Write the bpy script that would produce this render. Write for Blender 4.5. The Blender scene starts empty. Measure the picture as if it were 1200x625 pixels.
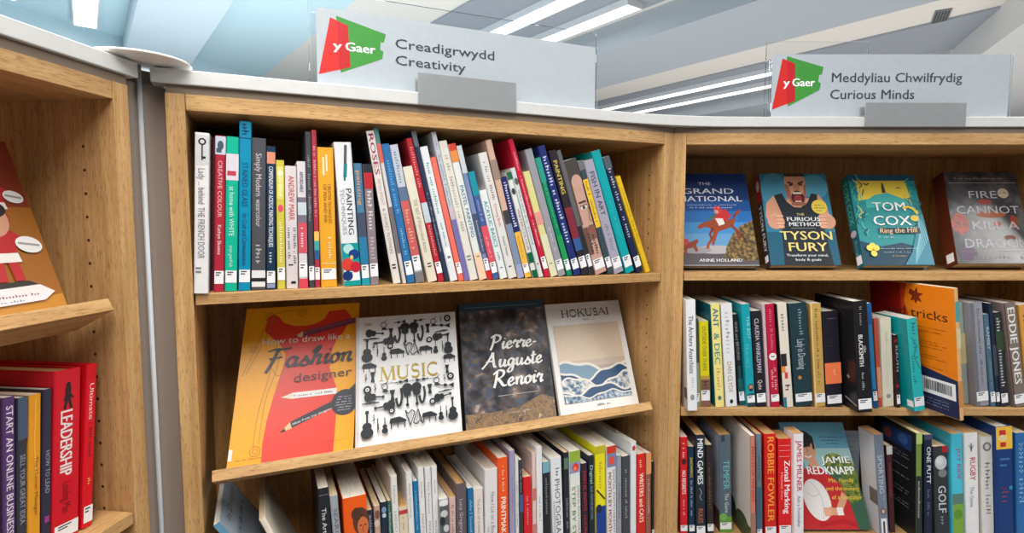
import bpy, math, random
from mathutils import Matrix, Vector
random.seed(7)
# ------------------------------------------------------------------ camera, world, lights
SC = bpy.context.scene
COL = SC.collection
F_PX, PITCH, EYE = 663.0, math.radians(4.45), 1.40      # focal length in pixels of the 1200 x 625 frame
cam_data = bpy.data.cameras.new('camera')
cam_data.sensor_width = 36.0
cam_data.lens = 36.0 * F_PX / 1200.0
cam_data.clip_start = 0.02
cam = bpy.data.objects.new('camera', cam_data)
cam.location = (0, 0, EYE)
cam.rotation_euler = (math.radians(90) - PITCH, 0, 0)
COL.objects.link(cam)
SC.camera = cam
SC.view_settings.view_transform = 'Standard'
SC.view_settings.look = 'None'
SC.view_settings.gamma = 1.0
SC.view_settings.use_curve_mapping = False
SC.view_settings.exposure = 0.0
SC.cycles.use_denoising = True
SC.cycles.max_bounces = 8
SC.cycles.caustics_reflective = False
SC.cycles.caustics_refractive = False
world = bpy.data.worlds.new('world')
SC.world = world
world.use_nodes = True
wbg = world.node_tree.nodes['Background']
wbg.inputs['Color'].default_value = (0.93, 0.97, 1.0, 1)
wbg.inputs['Strength'].default_value = 0.24

def area(name, loc, rot, sx, sy, power, col=(1, 1, 1)):
    l = bpy.data.lights.new(name, 'AREA')
    l.shape = 'RECTANGLE'; l.size = sx; l.size_y = sy; l.energy = power; l.color = col
    o = bpy.data.objects.new(name, l)
    o.location = loc; o.rotation_euler = rot
    COL.objects.link(o)
    return o
AZC = math.radians(-37)                                   # the run of the ceiling strips
for nm, (w_, s_) in {'strip_lamp_near': (-0.16, 0.4), 'strip_lamp_behind': (-2.6, 0.2), 'strip_lamp_right': (2.6, -0.6)}.items():
    x_ = s_ * math.sin(AZC) + w_ * math.cos(AZC); y_ = s_ * math.cos(AZC) - w_ * math.sin(AZC)
    area(nm, (x_, y_, 2.86), (0, 0, -AZC), 0.6, 3.6, 118, (1.0, 0.97, 0.93))
# unseen fills added beyond the bookcases to brighten the ceiling, the left one bluish
area('hall_ceiling_fill', (3.2, 5.2, 0.9), (math.pi, 0, 0), 6.5, 6.0, 120, (1.0, 0.97, 0.94))
area('left_ceiling_fill', (-1.9, 3.4, 0.9), (math.pi, math.radians(20), 0), 2.6, 3.4, 100, (0.86, 0.95, 1.0))

# ------------------------------------------------------------------ materials
def lin(c):
    return tuple(((v / 255.0) / 12.92 if v / 255.0 <= 0.04045 else ((v / 255.0 + 0.055) / 1.055) ** 2.4) for v in c[:3])
MATS = {}
def bsdf(m): return m.node_tree.nodes['Principled BSDF']
def mat(rgb, rough=0.42, metal=0.0, spec=0.4, tag=''):
    rgb = tuple(int(v) for v in rgb)
    k = (rgb, rough, metal, tag)
    if k in MATS: return MATS[k]
    m = bpy.data.materials.new('paint_%d_%d_%d' % rgb)
    m.use_nodes = True
    nt = m.node_tree; b = bsdf(m)
    b.inputs['Roughness'].default_value = rough
    b.inputs['Metallic'].default_value = metal
    b.inputs['Specular IOR Level'].default_value = spec
    tc = nt.nodes.new('ShaderNodeTexCoord')
    nz = nt.nodes.new('ShaderNodeTexNoise'); nz.inputs['Scale'].default_value = 60; nz.inputs['Detail'].default_value = 3
    mx = nt.nodes.new('ShaderNodeMix'); mx.data_type = 'RGBA'
    l = lin(rgb)
    mx.inputs[6].default_value = (l[0] * .92, l[1] * .92, l[2] * .92, 1)
    mx.inputs[7].default_value = (min(1, l[0] * 1.06), min(1, l[1] * 1.06), min(1, l[2] * 1.06), 1)
    nt.links.new(tc.outputs['Object'], nz.inputs['Vector'])
    nt.links.new(nz.outputs['Fac'], mx.inputs[0])
    nt.links.new(mx.outputs[2], b.inputs['Base Color'])
    MATS[k] = m
    return m
def emit(name, rgb, strength):
    m = bpy.data.materials.new(name); m.use_nodes = True
    b = bsdf(m); b.inputs['Base Color'].default_value = (*lin(rgb), 1)
    b.inputs['Emission Color'].default_value = (*lin(rgb), 1); b.inputs['Emission Strength'].default_value = strength
    return m
def wood(name, axis, light=(207, 169, 117), dark=(180, 138, 90)):
    m = bpy.data.materials.new(name); m.use_nodes = True
    nt = m.node_tree; b = bsdf(m)
    tc = nt.nodes.new('ShaderNodeTexCoord')
    mp = nt.nodes.new('ShaderNodeMapping')
    sc = [1.0, 1.0, 1.0]; sc[axis] = 0.06
    mp.inputs['Scale'].default_value = sc
    n1 = nt.nodes.new('ShaderNodeTexNoise'); n1.inputs['Scale'].default_value = 95; n1.inputs['Detail'].default_value = 6; n1.inputs['Roughness'].default_value = .65
    n2 = nt.nodes.new('ShaderNodeTexNoise'); n2.inputs['Scale'].default_value = 16; n2.inputs['Detail'].default_value = 3; n2.inputs['Distortion'].default_value = .6
    n3 = nt.nodes.new('ShaderNodeTexNoise'); n3.inputs['Scale'].default_value = 520; n3.inputs['Detail'].default_value = 2
    mp3 = nt.nodes.new('ShaderNodeMapping'); sc[axis] = 0.12; mp3.inputs['Scale'].default_value = sc
    nt.links.new(tc.outputs['Object'], mp3.inputs['Vector']); nt.links.new(mp3.outputs['Vector'], n3.inputs['Vector'])
    for n in (n1, n2): nt.links.new(mp.outputs['Vector'], n.inputs['Vector'])
    nt.links.new(tc.outputs['Object'], mp.inputs['Vector'])
    r1 = nt.nodes.new('ShaderNodeValToRGB')
    r1.color_ramp.elements[0].position = .34; r1.color_ramp.elements[0].color = (*lin(dark), 1)
    r1.color_ramp.elements[1].position = .62; r1.color_ramp.elements[1].color = (*lin(light), 1)
    nt.links.new(n1.outputs['Fac'], r1.inputs['Fac'])
    r2 = nt.nodes.new('ShaderNodeValToRGB')
    r2.color_ramp.elements[0].position = .3; r2.color_ramp.elements[0].color = (.80, .76, .70, 1)
    r2.color_ramp.elements[1].position = .7; r2.color_ramp.elements[1].color = (1.08, 1.06, 1.04, 1)
    nt.links.new(n2.outputs['Fac'], r2.inputs['Fac'])
    r3 = nt.nodes.new('ShaderNodeValToRGB')
    r3.color_ramp.elements[0].position = .33; r3.color_ramp.elements[0].color = (.70, .62, .54, 1)
    r3.color_ramp.elements[1].position = .45; r3.color_ramp.elements[1].color = (1, 1, 1, 1)
    nt.links.new(n3.outputs['Fac'], r3.inputs['Fac'])
    prev = r1.outputs['Color']
    for r in (r2, r3):
        mx = nt.nodes.new('ShaderNodeMix'); mx.data_type = 'RGBA'; mx.blend_type = 'MULTIPLY'
        mx.inputs[0].default_value = 1
        nt.links.new(prev, mx.inputs[6]); nt.links.new(r.outputs['Color'], mx.inputs[7])
        prev = mx.outputs[2]
    nt.links.new(prev, b.inputs['Base Color'])
    b.inputs['Roughness'].default_value = .5
    b.inputs['Specular IOR Level'].default_value = .3
    return m
def mottled(name, cols, scale, detail=6, rough=.35, distort=.5):
    """print with irregular coloured patches: (position, rgb) stops over a noise"""
    m = bpy.data.materials.new(name); m.use_nodes = True
    nt = m.node_tree; b = bsdf(m)
    tc = nt.nodes.new('ShaderNodeTexCoord')
    n = nt.nodes.new('ShaderNodeTexNoise'); n.inputs['Scale'].default_value = scale; n.inputs['Detail'].default_value = detail
    n.inputs['Distortion'].default_value = distort
    nt.links.new(tc.outputs['Object'], n.inputs['Vector'])
    r = nt.nodes.new('ShaderNodeValToRGB')
    e = r.color_ramp.elements
    while len(e) < len(cols): e.new(.5)
    for k, (p, c) in enumerate(cols):
        e[k].position = p; e[k].color = (*lin(c), 1)
    nt.links.new(n.outputs['Fac'], r.inputs['Fac'])
    nt.links.new(r.outputs['Color'], b.inputs['Base Color'])
    b.inputs['Roughness'].default_value = rough
    return m
def pages_mat(name, rgb):
    m = bpy.data.materials.new(name); m.use_nodes = True
    nt = m.node_tree; b = bsdf(m)
    tc = nt.nodes.new('ShaderNodeTexCoord')
    mp = nt.nodes.new('ShaderNodeMapping'); mp.inputs['Scale'].default_value = (1, .02, .02)
    n = nt.nodes.new('ShaderNodeTexNoise'); n.inputs['Scale'].default_value = 1500
    r = nt.nodes.new('ShaderNodeValToRGB'); l = lin(rgb)
    r.color_ramp.elements[0].position = .35; r.color_ramp.elements[0].color = (l[0] * .72, l[1] * .70, l[2] * .66, 1)
    r.color_ramp.elements[1].position = .6; r.color_ramp.elements[1].color = (*l, 1)
    nt.links.new(tc.outputs['Object'], mp.inputs['Vector']); nt.links.new(mp.outputs['Vector'], n.inputs['Vector'])
    nt.links.new(n.outputs['Fac'], r.inputs['Fac']); nt.links.new(r.outputs['Color'], b.inputs['Base Color'])
    b.inputs['Roughness'].default_value = .85
    return m
def clear(name, tint=(1, 1, 1), rough=0.0):
    m = bpy.data.materials.new(name); m.use_nodes = True
    b = bsdf(m)
    b.inputs['Base Color'].default_value = (*tint, 1); b.inputs['Transmission Weight'].default_value = 1
    b.inputs['Roughness'].default_value = rough; b.inputs['IOR'].default_value = 1.46
    return m
OAK_V = wood('oak_upright_grain', 2)
OAK_H = wood('oak_level_grain', 0)
OAK_IN = wood('oak_inner_panel', 2, (196, 150, 92), (168, 122, 70))
PAGE = pages_mat('white_page_edges', (226, 220, 208))
PAGE_C = pages_mat('cream_page_edges', (224, 202, 164))
PAGE_T = pages_mat('tan_page_edges', (205, 160, 104))
PAGES = {'w': PAGE, 'c': PAGE_C, 't': PAGE_T}
ACRYLIC = clear('clear_acrylic', (.985, .995, 1.0))
COUNTER = mat((206, 206, 204), .35)
HOLE = mat((60, 38, 20), .8)

# ------------------------------------------------------------------ mesh helpers
class MB:
    def __init__(self):
        self.v = []; self.f = []; self.mi = []; self.m = []
    def slot(self, m):
        if m not in self.m: self.m.append(m)
        return self.m.index(m)
    def face(self, idx, m): self.f.append(tuple(idx)); self.mi.append(self.slot(m))
    def add(self, vs, fs, m):
        o = len(self.v); self.v += [tuple(p) for p in vs]
        for f in fs: self.face([i + o for i in f], m)
    def box(self, a, b, m, M=None):
        x0, y0, z0 = a; x1, y1, z1 = b
        vs = [Vector(p) for p in ((x0, y0, z0), (x1, y0, z0), (x1, y1, z0), (x0, y1, z0), (x0, y0, z1), (x1, y0, z1), (x1, y1, z1), (x0, y1, z1))]
        if M is not None: vs = [M @ p for p in vs]
        self.add(vs, ((3, 2, 1, 0), (4, 5, 6, 7), (0, 1, 5, 4), (1, 2, 6, 5), (2, 3, 7, 6), (3, 0, 4, 7)), m)
    def prism(self, poly, z0, z1, m):
        n = len(poly)
        vs = [(x, y, z0) for x, y in poly] + [(x, y, z1) for x, y in poly]
        fs = [tuple(range(n - 1, -1, -1)), tuple(range(n, 2 * n))] + [(i, (i + 1) % n, n + (i + 1) % n, n + i) for i in range(n)]
        self.add(vs, fs, m)
    def lathe(self, prof, c, m, seg=40):
        o = len(self.v); n = len(prof)
        for k in range(seg):
            a = 2 * math.pi * k / seg
            for r, z in prof: self.v.append((c[0] + r * math.cos(a), c[1] + r * math.sin(a), z))
        for k in range(seg):
            for j in range(n - 1):
                p, q = o + k * n + j, o + ((k + 1) % seg) * n + j
                self.face((p, q, q + 1, p + 1), m)
    def build(self, name, parent=None, bevel=0.0):
        me = bpy.data.meshes.new(name)
        me.from_pydata(self.v, [], self.f)
        for m in self.m: me.materials.append(m)
        me.polygons.foreach_set('material_index', self.mi)
        me.update()
        o = bpy.data.objects.new(name, me)
        COL.objects.link(o)
        if parent: o.parent = parent
        if bevel:
            bv = o.modifiers.new('edge', 'BEVEL'); bv.width = bevel; bv.segments = 2; bv.limit_method = 'ANGLE'
        return o
def tag(o, label, cat, group=None):
    o['label'] = label; o['category'] = cat
    if group: o['group'] = group
    return o
def root(name, M, label, cat, group=None):
    o = bpy.data.objects.new(name, None)
    o.empty_display_size = .02
    o.matrix_basis = M
    COL.objects.link(o)
    return tag(o, label, cat, group)
def struct(o):
    o['kind'] = 'structure'
    return o

# ------------------------------------------------------------------ flat printed art: text and shapes laid on a cover
TXT = {}
def text_mesh(s):
    if s in TXT: return TXT[s]
    c = bpy.data.curves.new('t', 'FONT'); c.body = s; c.size = 1; c.resolution_u = 2
    o = bpy.data.objects.new('t', c)
    COL.objects.link(o)
    me = bpy.data.meshes.new_from_object(o.evaluated_get(bpy.context.evaluated_depsgraph_get()))
    vs = [(v.co.x, v.co.y) for v in me.vertices]; fs = [tuple(p.vertices) for p in me.polygons]
    bpy.data.objects.remove(o); bpy.data.meshes.remove(me); bpy.data.curves.remove(c)
    xs = [p[0] for p in vs] or [0, 1]; x0, x1 = min(xs), max(xs)
    TXT[s] = ([(x - x0, y) for x, y in vs], fs, max(.01, x1 - x0))
    return TXT[s]
CAP = 0.73
class Art:
    """2-D shapes in cover metres (a to the right, b up), stacked as printed layers"""
    def __init__(self, place, W, H):
        self.p = place; self.W = W; self.H = H; self.mb = MB(); self.layer = 0
    def put(self, pts, fs, m):
        if not hasattr(m, 'node_tree'): m = mat(m, .38)
        e = .00025 + .00004 * self.layer
        self.mb.add([self.p(a, b, e) for a, b in pts], fs, m)
    def up(self): self.layer += 1
    def poly(self, pts, m, norm=True):
        if norm: pts = [(x * self.W, y * self.H) for x, y in pts]
        self.up(); self.put(pts, [tuple(range(len(pts)))], m)
    def rect(self, x0, y0, x1, y1, m): self.poly([(x0, y0), (x1, y0), (x1, y1), (x0, y1)], m)
    def ell(self, x, y, rx, ry, m, n=20, rot=0, a0=0, a1=360):
        cr, sr = math.cos(math.radians(rot)), math.sin(math.radians(rot))
        pts = []
        for k in range(n):
            t = math.radians(a0 + (a1 - a0) * k / (n if a1 - a0 == 360 else n - 1))
            p, q = rx * self.W * math.cos(t), ry * self.W * math.sin(t)
            pts.append((x * self.W + p * cr - q * sr, y * self.H + p * sr + q * cr))
        self.poly(pts, m, False)
    def ring(self, x, y, r, wd, m, n=20):
        self.line([(x + r * math.cos(2 * math.pi * k / n), y + r * math.sin(2 * math.pi * k / n) * self.W / self.H) for k in range(n + 1)], wd, m)
    def line(self, pts, wd, m, pen=None):
        """wd: width as a share of W; pen: broad-nib angle in degrees for written strokes"""
        P = [Vector((x * self.W, y * self.H)) for x, y in pts]
        wd = wd * self.W
        self.up()
        vs = []; fs = []
        for k, q in enumerate(P):
            d = (P[min(k + 1, len(P) - 1)] - P[max(k - 1, 0)])
            if d.length < 1e-9: d = Vector((1, 0))
            d.normalize(); nrm = Vector((-d.y, d.x))
            ww = wd / 2
            if pen is not None:
                ang = abs(math.sin(math.atan2(d.y, d.x) - math.radians(pen)))
                ww = wd / 2 * (.35 + .65 * ang)
            vs += [q + nrm * ww, q - nrm * ww]
            if k: fs.append((2 * k - 2, 2 * k - 1, 2 * k + 1, 2 * k))
        self.put([(p.x, p.y) for p in vs], fs, m)
    def text(self, s, x0, y0, x1, cap, m, rot=0, shear=0, bold=0):
        """baseline from (x0, y0) to x1 (shares); cap height as a share of H"""
        vs, fs, w = text_mesh(s)
        L = (x1 - x0) * self.W
        kx, ky = L / w, cap * self.H / CAP
        c, sn = math.cos(math.radians(rot)), math.sin(math.radians(rot))
        self.up()
        for off in ((0,) if not bold else (-bold, 0, bold)):
            pts = []
            for x, y in vs:
                px, py = x * kx + shear * y * ky + off * ky, y * ky
                pts.append((x0 * self.W + px * c - py * sn, y0 * self.H + px * sn + py * c))
            self.put(pts, fs, m)
            if bold: self.layer += .2
    def down(self, s, xc, yt, yb, size, m, bold=0):
        """spine lettering that reads from the top down; size = cap height as a share of W"""
        vs, fs, w = text_mesh(s)
        L = (yt - yb) * self.H
        cap = min(size * self.W, 2.3 * L / w * CAP) if len(s) > 2 else size * self.W
        kx, ky = L / w, cap / CAP
        self.up()
        for off in ((0,) if not bold else (-bold, 0, bold)):
            self.put([(xc * self.W - cap / 2 + y * ky, yt * self.H - x * kx + off * ky) for x, y in vs], fs, m)
            if bold: self.layer += .2
    def marks(self, xc, yt, yb, size, m, n=None):
        """lettering too small to read in the photograph: a row of little marks"""
        L = (yt - yb) * self.H; cap = size * self.W
        n = n or max(4, int(L / (cap * .75 + 1e-6)))
        rnd = random.Random(int(1e6 * (yt + yb * 3 + xc + self.H)))
        self.up(); st = L / n
        for k in range(n):
            if rnd.random() < .14: continue
            h = cap * rnd.choice((.6, .65, 1, .7)); b = yt * self.H - k * st
            a0 = xc * self.W - cap / 2
            self.put([(a0, b), (a0 + h, b), (a0 + h, b - st * .35), (a0, b - st * .35)], [(0, 1, 2, 3)], m)
            if rnd.random() < .6:
                self.put([(a0 + h * .4, b), (a0 + h * .65, b), (a0 + h * .65, b - st * .75), (a0 + h * .4, b - st * .75)], [(0, 1, 2, 3)], m)
    def row(self, x0, x1, y, cap, m, n):
        """the same, running level across a cover"""
        rnd = random.Random(int(1e5 * (x0 + y * 7)))
        self.up(); st = (x1 - x0) * self.W / n; c = cap * self.H
        for k in range(n):
            if rnd.random() < .16: continue
            a = x0 * self.W + k * st; h = c * rnd.choice((.6, .7, 1))
            self.put([(a, y * self.H), (a + st * .35, y * self.H), (a + st * .35, y * self.H + h), (a, y * self.H + h)], [(0, 1, 2, 3)], m)
            self.put([(a, y * self.H + h * .4), (a + st * .75, y * self.H + h * .4), (a + st * .75, y * self.H + h * .65), (a, y * self.H + h * .65)], [(0, 1, 2, 3)], m)
    def build(self, name, parent):
        if not self.mb.v: return None
        return self.mb.build(name, parent)

# ------------------------------------------------------------------ the three runs of shelving as reference frames
class Frame:
    def __init__(self, O, az):
        self.O = Vector((O[0], O[1], 0)); a = math.radians(az)
        self.U = Vector((math.sin(a), math.cos(a), 0)); self.N = Vector((-self.U.y, self.U.x, 0))
        self.M = Matrix(((self.U.x, self.N.x, 0, self.O.x), (self.U.y, self.N.y, 0, self.O.y), (0, 0, 1, 0), (0, 0, 0, 1)))
    def ray(self, px, py):
        x = (px - 600) / F_PX; v = (312.5 - py) / F_PX
        c, s = math.cos(PITCH), math.sin(PITCH)
        return Vector((x, c + s * v, -s + c * v))
    def on(self, px, py, d=0.0, tilt=0.0, z0=0.0):
        """where the sight line meets a plane d behind the shelf fronts (leaning back by tilt about height z0): (along, up the plane)"""
        n = Vector((self.N.x * math.cos(tilt), self.N.y * math.cos(tilt), -math.sin(tilt)))
        P = self.O + self.N * d + Vector((0, 0, z0)); E = Vector((0, 0, EYE))
        r = self.ray(px, py); t = (P - E).dot(n) / r.dot(n)
        q = E + r * t - P
        upv = Vector((self.N.x * math.sin(tilt), self.N.y * math.sin(tilt), math.cos(tilt)))
        return q.dot(self.U), q.dot(upv)
    def along(self, px, z, d):
        k = (px - 600) / F_PX; c, s = math.cos(PITCH), math.sin(PITCH)
        B = self.O + self.N * d
        return (k * (B.y * c - (z - EYE) * s) - B.x) / (self.U.x - k * self.U.y * c)
BAY_W = .993
FR = Frame((.3679, 1.30), 90.0)                # right run, its left end at the seam
FC = Frame((.3679, 1.30), 66.0)                # middle run, its right end at the seam (u <= 0)
FL = Frame((-.5716, .811), 7.3)                # left run, u = .041 at its far end
BAYS = {'R': (FR, 0.0, BAY_W), 'C': (FC, -BAY_W, 0.0), 'L': (FL, .041 - BAY_W, .041)}
Z_TOP, Z_RAIL, Z_S1, Z_S2, Z_S3 = 1.6015, 1.5763, 1.2845, .9640, .6480
TILT = math.radians(27)

# ------------------------------------------------------------------ setting
def strip_xy(s, w):
    return (s * math.sin(AZC) + w * math.cos(AZC), s * math.cos(AZC) - w * math.sin(AZC))
MC = Matrix(((math.cos(AZC), math.sin(AZC), 0, 0), (-math.sin(AZC), math.cos(AZC), 0, 0), (0, 0, 1, 0), (0, 0, 0, 1)))   # (w, s, z) -> world
Z_LOW, Z_HIGH = EYE + 1.50, EYE + 1.71
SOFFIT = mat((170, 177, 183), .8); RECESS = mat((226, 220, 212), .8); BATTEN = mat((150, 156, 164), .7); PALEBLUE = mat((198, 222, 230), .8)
def slab(name, w0, w1, z0, z1, m, s0=-3.0, s1=13.0):
    b = MB(); b.box((w0, s0, z0), (w1, s1, z1), m, MC)
    return struct(b.build(name))
fl = MB(); fl.box((-5, -3, -.1), (9, 15, 0), mat((120, 122, 126), .8)); struct(fl.build('floor'))
slab('ceiling', -7.0, 1.75, Z_HIGH, Z_HIGH + .1, PALEBLUE)  # left bay: bluish daylight tint put into the ceiling colour
slab('ceiling_panel', 1.75, 12.0, Z_HIGH, Z_HIGH + .1, RECESS)
for w0, w1, m in ((.36, .88, mat((190, 202, 210), .8)), (3.71, 4.69, SOFFIT), (6.95, 7.93, SOFFIT), (10.2, 11.2, SOFFIT), (-2.9, -1.9, SOFFIT)):  # nearest beam paler and bluer, daylight tint in its colour
    slab('ceiling_beam', w0, w1, Z_LOW, Z_HIGH, m)
for w0, w1, s0, s1 in ((2.45, 3.62, -1.0, 13), (5.86, 6.86, -1, 13)):
    slab('ceiling_batten_panel', w0, w1, Z_HIGH - .02, Z_HIGH, BATTEN, s0, s1)
# cross bulkhead at the right and the pale side wall at the left (both run along azimuth 23)
g = Matrix.Rotation(-math.radians(23), 4, 'Z')
b = MB(); b.box((1.75, 4.6, EYE + 1.43), (3.6, 11.0, Z_HIGH + .05), mat((206, 206, 204), .8), g); struct(b.build('ceiling_bulkhead'))
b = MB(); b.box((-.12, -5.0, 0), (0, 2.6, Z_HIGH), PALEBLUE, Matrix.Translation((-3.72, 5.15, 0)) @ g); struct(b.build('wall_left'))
b = MB(); b.box((-8, 13.0, 0), (9, 13.15, Z_HIGH), mat((214, 220, 226), .8)); struct(b.build('wall_far'))
b = MB(); b.box((7.6, 2, 0), (7.75, 13, Z_HIGH), mat((214, 222, 230), .8)); struct(b.build('wall_right'))
LAMP = emit('lamp_diffuser', (255, 255, 252), 2.2)
def strip_light(w, s0, s1, z, label, wd=.15):
    x, y = strip_xy((s0 + s1) / 2, w); L = s1 - s0
    r = root('strip_light', Matrix.Translation((x, y, z)) @ MC, label, 'ceiling light', 'linear strip lights on the ceiling')
    h = MB(); k = wd / 2
    h.box((-k - .012, -L / 2 - .01, -.05), (-k, L / 2 + .01, 0), mat((220, 222, 224), .5)); h.box((k, -L / 2 - .01, -.05), (k + .012, L / 2 + .01, 0), mat((220, 222, 224), .5))
    h.box((-k, -L / 2 - .01, -.05), (k, -L / 2, 0), mat((220, 222, 224), .5)); h.box((-k, L / 2, -.05), (k, L / 2 + .01, 0), mat((220, 222, 224), .5))
    h.build('housing', r)
    d = MB(); d.box((-k, -L / 2, -.046), (k, L / 2, -.03), LAMP); d.build('diffuser', r)
strip_light(-.41, 2.2, 5.75, Z_HIGH, 'short white strip light at the far left of the pale blue ceiling')
strip_light(.085, 2.2, 6.15, Z_HIGH, 'white strip light above the left bookcase, second from the left')
strip_light(2.95, 3.0, 12.6, Z_HIGH - .02, 'long strip light running up behind the top edge of the Creativity sign')
strip_light(3.43, 3.0, 12.6, Z_HIGH - .02, 'long strip light just right of the Creativity sign corner')
strip_light(6.15, 3.0, 12.6, Z_HIGH - .02, 'upper of two long strip lights between the signs')
strip_light(6.70, 3.0, 12.6, Z_HIGH - .02, 'lower of two long strip lights between the signs')
va, vb = (FR.ray(*p) * ((Z_HIGH - EYE) / FR.ray(*p).z) for p in ((1107, 8), (1095, 38)))
v = root('ceiling_vent', Matrix.Translation(((va.x + vb.x) / 2, (va.y + vb.y) / 2, Z_HIGH)) @ Matrix.Rotation(-math.atan2(vb.x - va.x, vb.y - va.y), 4, 'Z'), 'small dark grey slot vent in the pale ceiling above the right sign', 'vent')
b = MB(); b.box((-.055, -.3, -.012), (.055, .3, 0), mat((120, 122, 124), .6)); b.build('frame', v)
b = MB()
for k in range(5): b.box((-.045 + k * .02, -.28, -.016), (-.035 + k * .02, .28, -.012), mat((60, 62, 64), .6))
b.build('slat', v)

# ------------------------------------------------------------------ bookcases
def bookcase(key, label, tilted):
    fr, u0, u1 = BAYS[key]
    r = root('bookcase', fr.M, label, 'bookcase', 'oak library bookcases')
    T, D = .0272, .30
    for k, (a, c) in enumerate(((u0, u0 + T), (u1 - T, u1))):
        p = MB(); p.box((a, 0, 0), (c, D, Z_TOP), OAK_V)
        x = c + .0004 if k == 0 else a - .0004          # peg holes on the inner face
        for dd in (.052, .225):
            for j in range(36):
                z = .32 + j * .034
                if z > 1.54: break
                pts = [(x, dd + .0024 * math.cos(q * math.pi / 4), z + .0024 * math.sin(q * math.pi / 4)) for q in range(8)]
                p.add(pts, [tuple(range(8))], HOLE)
        p.build('side_panel', r, .0008)
    p = MB(); p.box((u0 + T + .0006, .0005, Z_RAIL), (u1 - T - .0006, D, Z_TOP), OAK_H); p.build('top_panel', r, .0008)
    p = MB(); p.box((u0 + T, D - .012, .06), (u1 - T, D, Z_RAIL), OAK_IN); p.build('back_panel', r)
    p = MB(); p.box((u0 + T, .02, 0), (u1 - T, .04, .06), OAK_H); p.build('kick_board', r)
    p = MB(); p.box((u0 + .001, .0015, Z_TOP), (u1 - .001, D, Z_TOP + .0132), mat((128, 112, 96), .7)); p.build('packing_strip', r)
    for z, kind in ((Z_S1, tilted[0]), (Z_S2, tilted[1]), (Z_S3, 0), (.345, 0), (.078, 0)):
        p = MB()
        if not kind:
            p.box((u0 + T + .0025, .002, z - .0185), (u1 - T - .0025, D - .012, z), OAK_H)
            p.build('shelf', r, .0008)
        else:                                            # display shelf, its front edge raised
            M = Matrix.Translation((0, .0075, z + kind)) @ Matrix.Rotation(-TILT, 4, 'X')
            p.box((u0 + T + .015, 0, -.0185), (u1 - T - .019, .070, 0), OAK_H, M)
            p.build('display_shelf', r, .0008)
    return r
bookcase('C', 'oak bookcase in the middle, under the Creativity sign', (0, .0205))
bookcase('R', 'oak bookcase on the right, under the Curious Minds sign', (0, 0))
bookcase('L', 'oak bookcase cut by the left edge, nearest the camera', (.007, 0))

# worktops
def at(fr, u, d): q = fr.O + fr.U * u + fr.N * d; return (q.x, q.y)
def bend(dd):
    A, B_, C_ = Vector(at(FC, -.16, dd)), Vector(at(FR, 0, dd)), Vector(at(FR, .16, dd))
    # meeting point of the two front lines at this offset, rounded
    den = FC.U.x * FR.U.y - FC.U.y * FR.U.x
    w = Vector(at(FR, 0, dd)) - Vector(at(FC, 0, dd))
    t = (w.x * FR.U.y - w.y * FR.U.x) / den
    X = Vector(at(FC, t, dd))
    pts = []
    for k in range(9):
        q = k / 8
        pts.append(tuple((A * (1 - q) ** 2 + X * 2 * q * (1 - q) + C_ * q ** 2)))
    return pts
Z_CT0, Z_CT1 = Z_TOP + .0134, 1.6375
poly = [at(FC, -1.0105, -.006)] + bend(-.006) + [at(FR, 1.02, -.006), at(FR, 1.02, .42)] + bend(.42)[::-1] + [at(FC, -1.0105, .42)]
b = MB(); b.prism(poly, Z_CT0, Z_CT1, COUNTER)
tag(b.build('worktop', None, .0015), 'long pale grey worktop bending along the top of the middle and right bookcases', 'worktop')
b = MB(); b.prism([at(FL, -.98, -.006), at(FL, .056, -.006), at(FL, .056, .42), at(FL, -.98, .42)], Z_CT0, Z_CT1, COUNTER)
tag(b.build('worktop', None, .0015), 'pale grey worktop end on top of the left bookcase', 'worktop')

# filler in the corner between left and middle cases, and the thin post with its round cap
pa = Vector(at(FL, .0425, .030)); pb = Vector(at(FC, -.9945, .030))
dirv = (pb - pa).normalized(); nn = Vector((-dirv.y, dirv.x))
b = MB(); b.prism([tuple(pa), tuple(pb), tuple(pb + nn * .012), tuple(pa + nn * .012)], 0, Z_CT0 - .0008, mat((150, 134, 122), .6))
qa = Vector(at(FL, .0572, .030)); qb = Vector(at(FC, -1.0117, .030))
if (qb - qa).dot(dirv) > .001: b.prism([tuple(qa), tuple(qb), tuple(qb + nn * .012), tuple(qa + nn * .012)], Z_CT0 - .0008, Z_CT1 - .001, mat((150, 134, 122), .6))
tag(b.build('filler_panel'), 'grey brown filler panel in the gap between left and middle bookcases', 'panel')
PX, PY = -.5712, .886
r = root('cable_post', Matrix.Translation((PX, PY, 0)), 'thin silver post with a round white cap in the bookcase gap', 'post')
b = MB(); b.lathe([(.0, 0), (.0036, 0), (.0036, 1.6425), (0, 1.6425)], (0, 0), mat((172, 174, 178), .5), 20); b.build('pole', r)
b = MB(); b.lathe([(.0, 1.6405), (.02, 1.6405), (.071, 1.6425), (.0725, 1.6445), (.070, 1.6465), (.03, 1.650), (0, 1.651)], (0, 0), mat((236, 232, 226), .4), 56)
b.build('round_cap', r)
for p in r.children:
    for q in p.data.polygons: q.use_smooth = True

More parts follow.
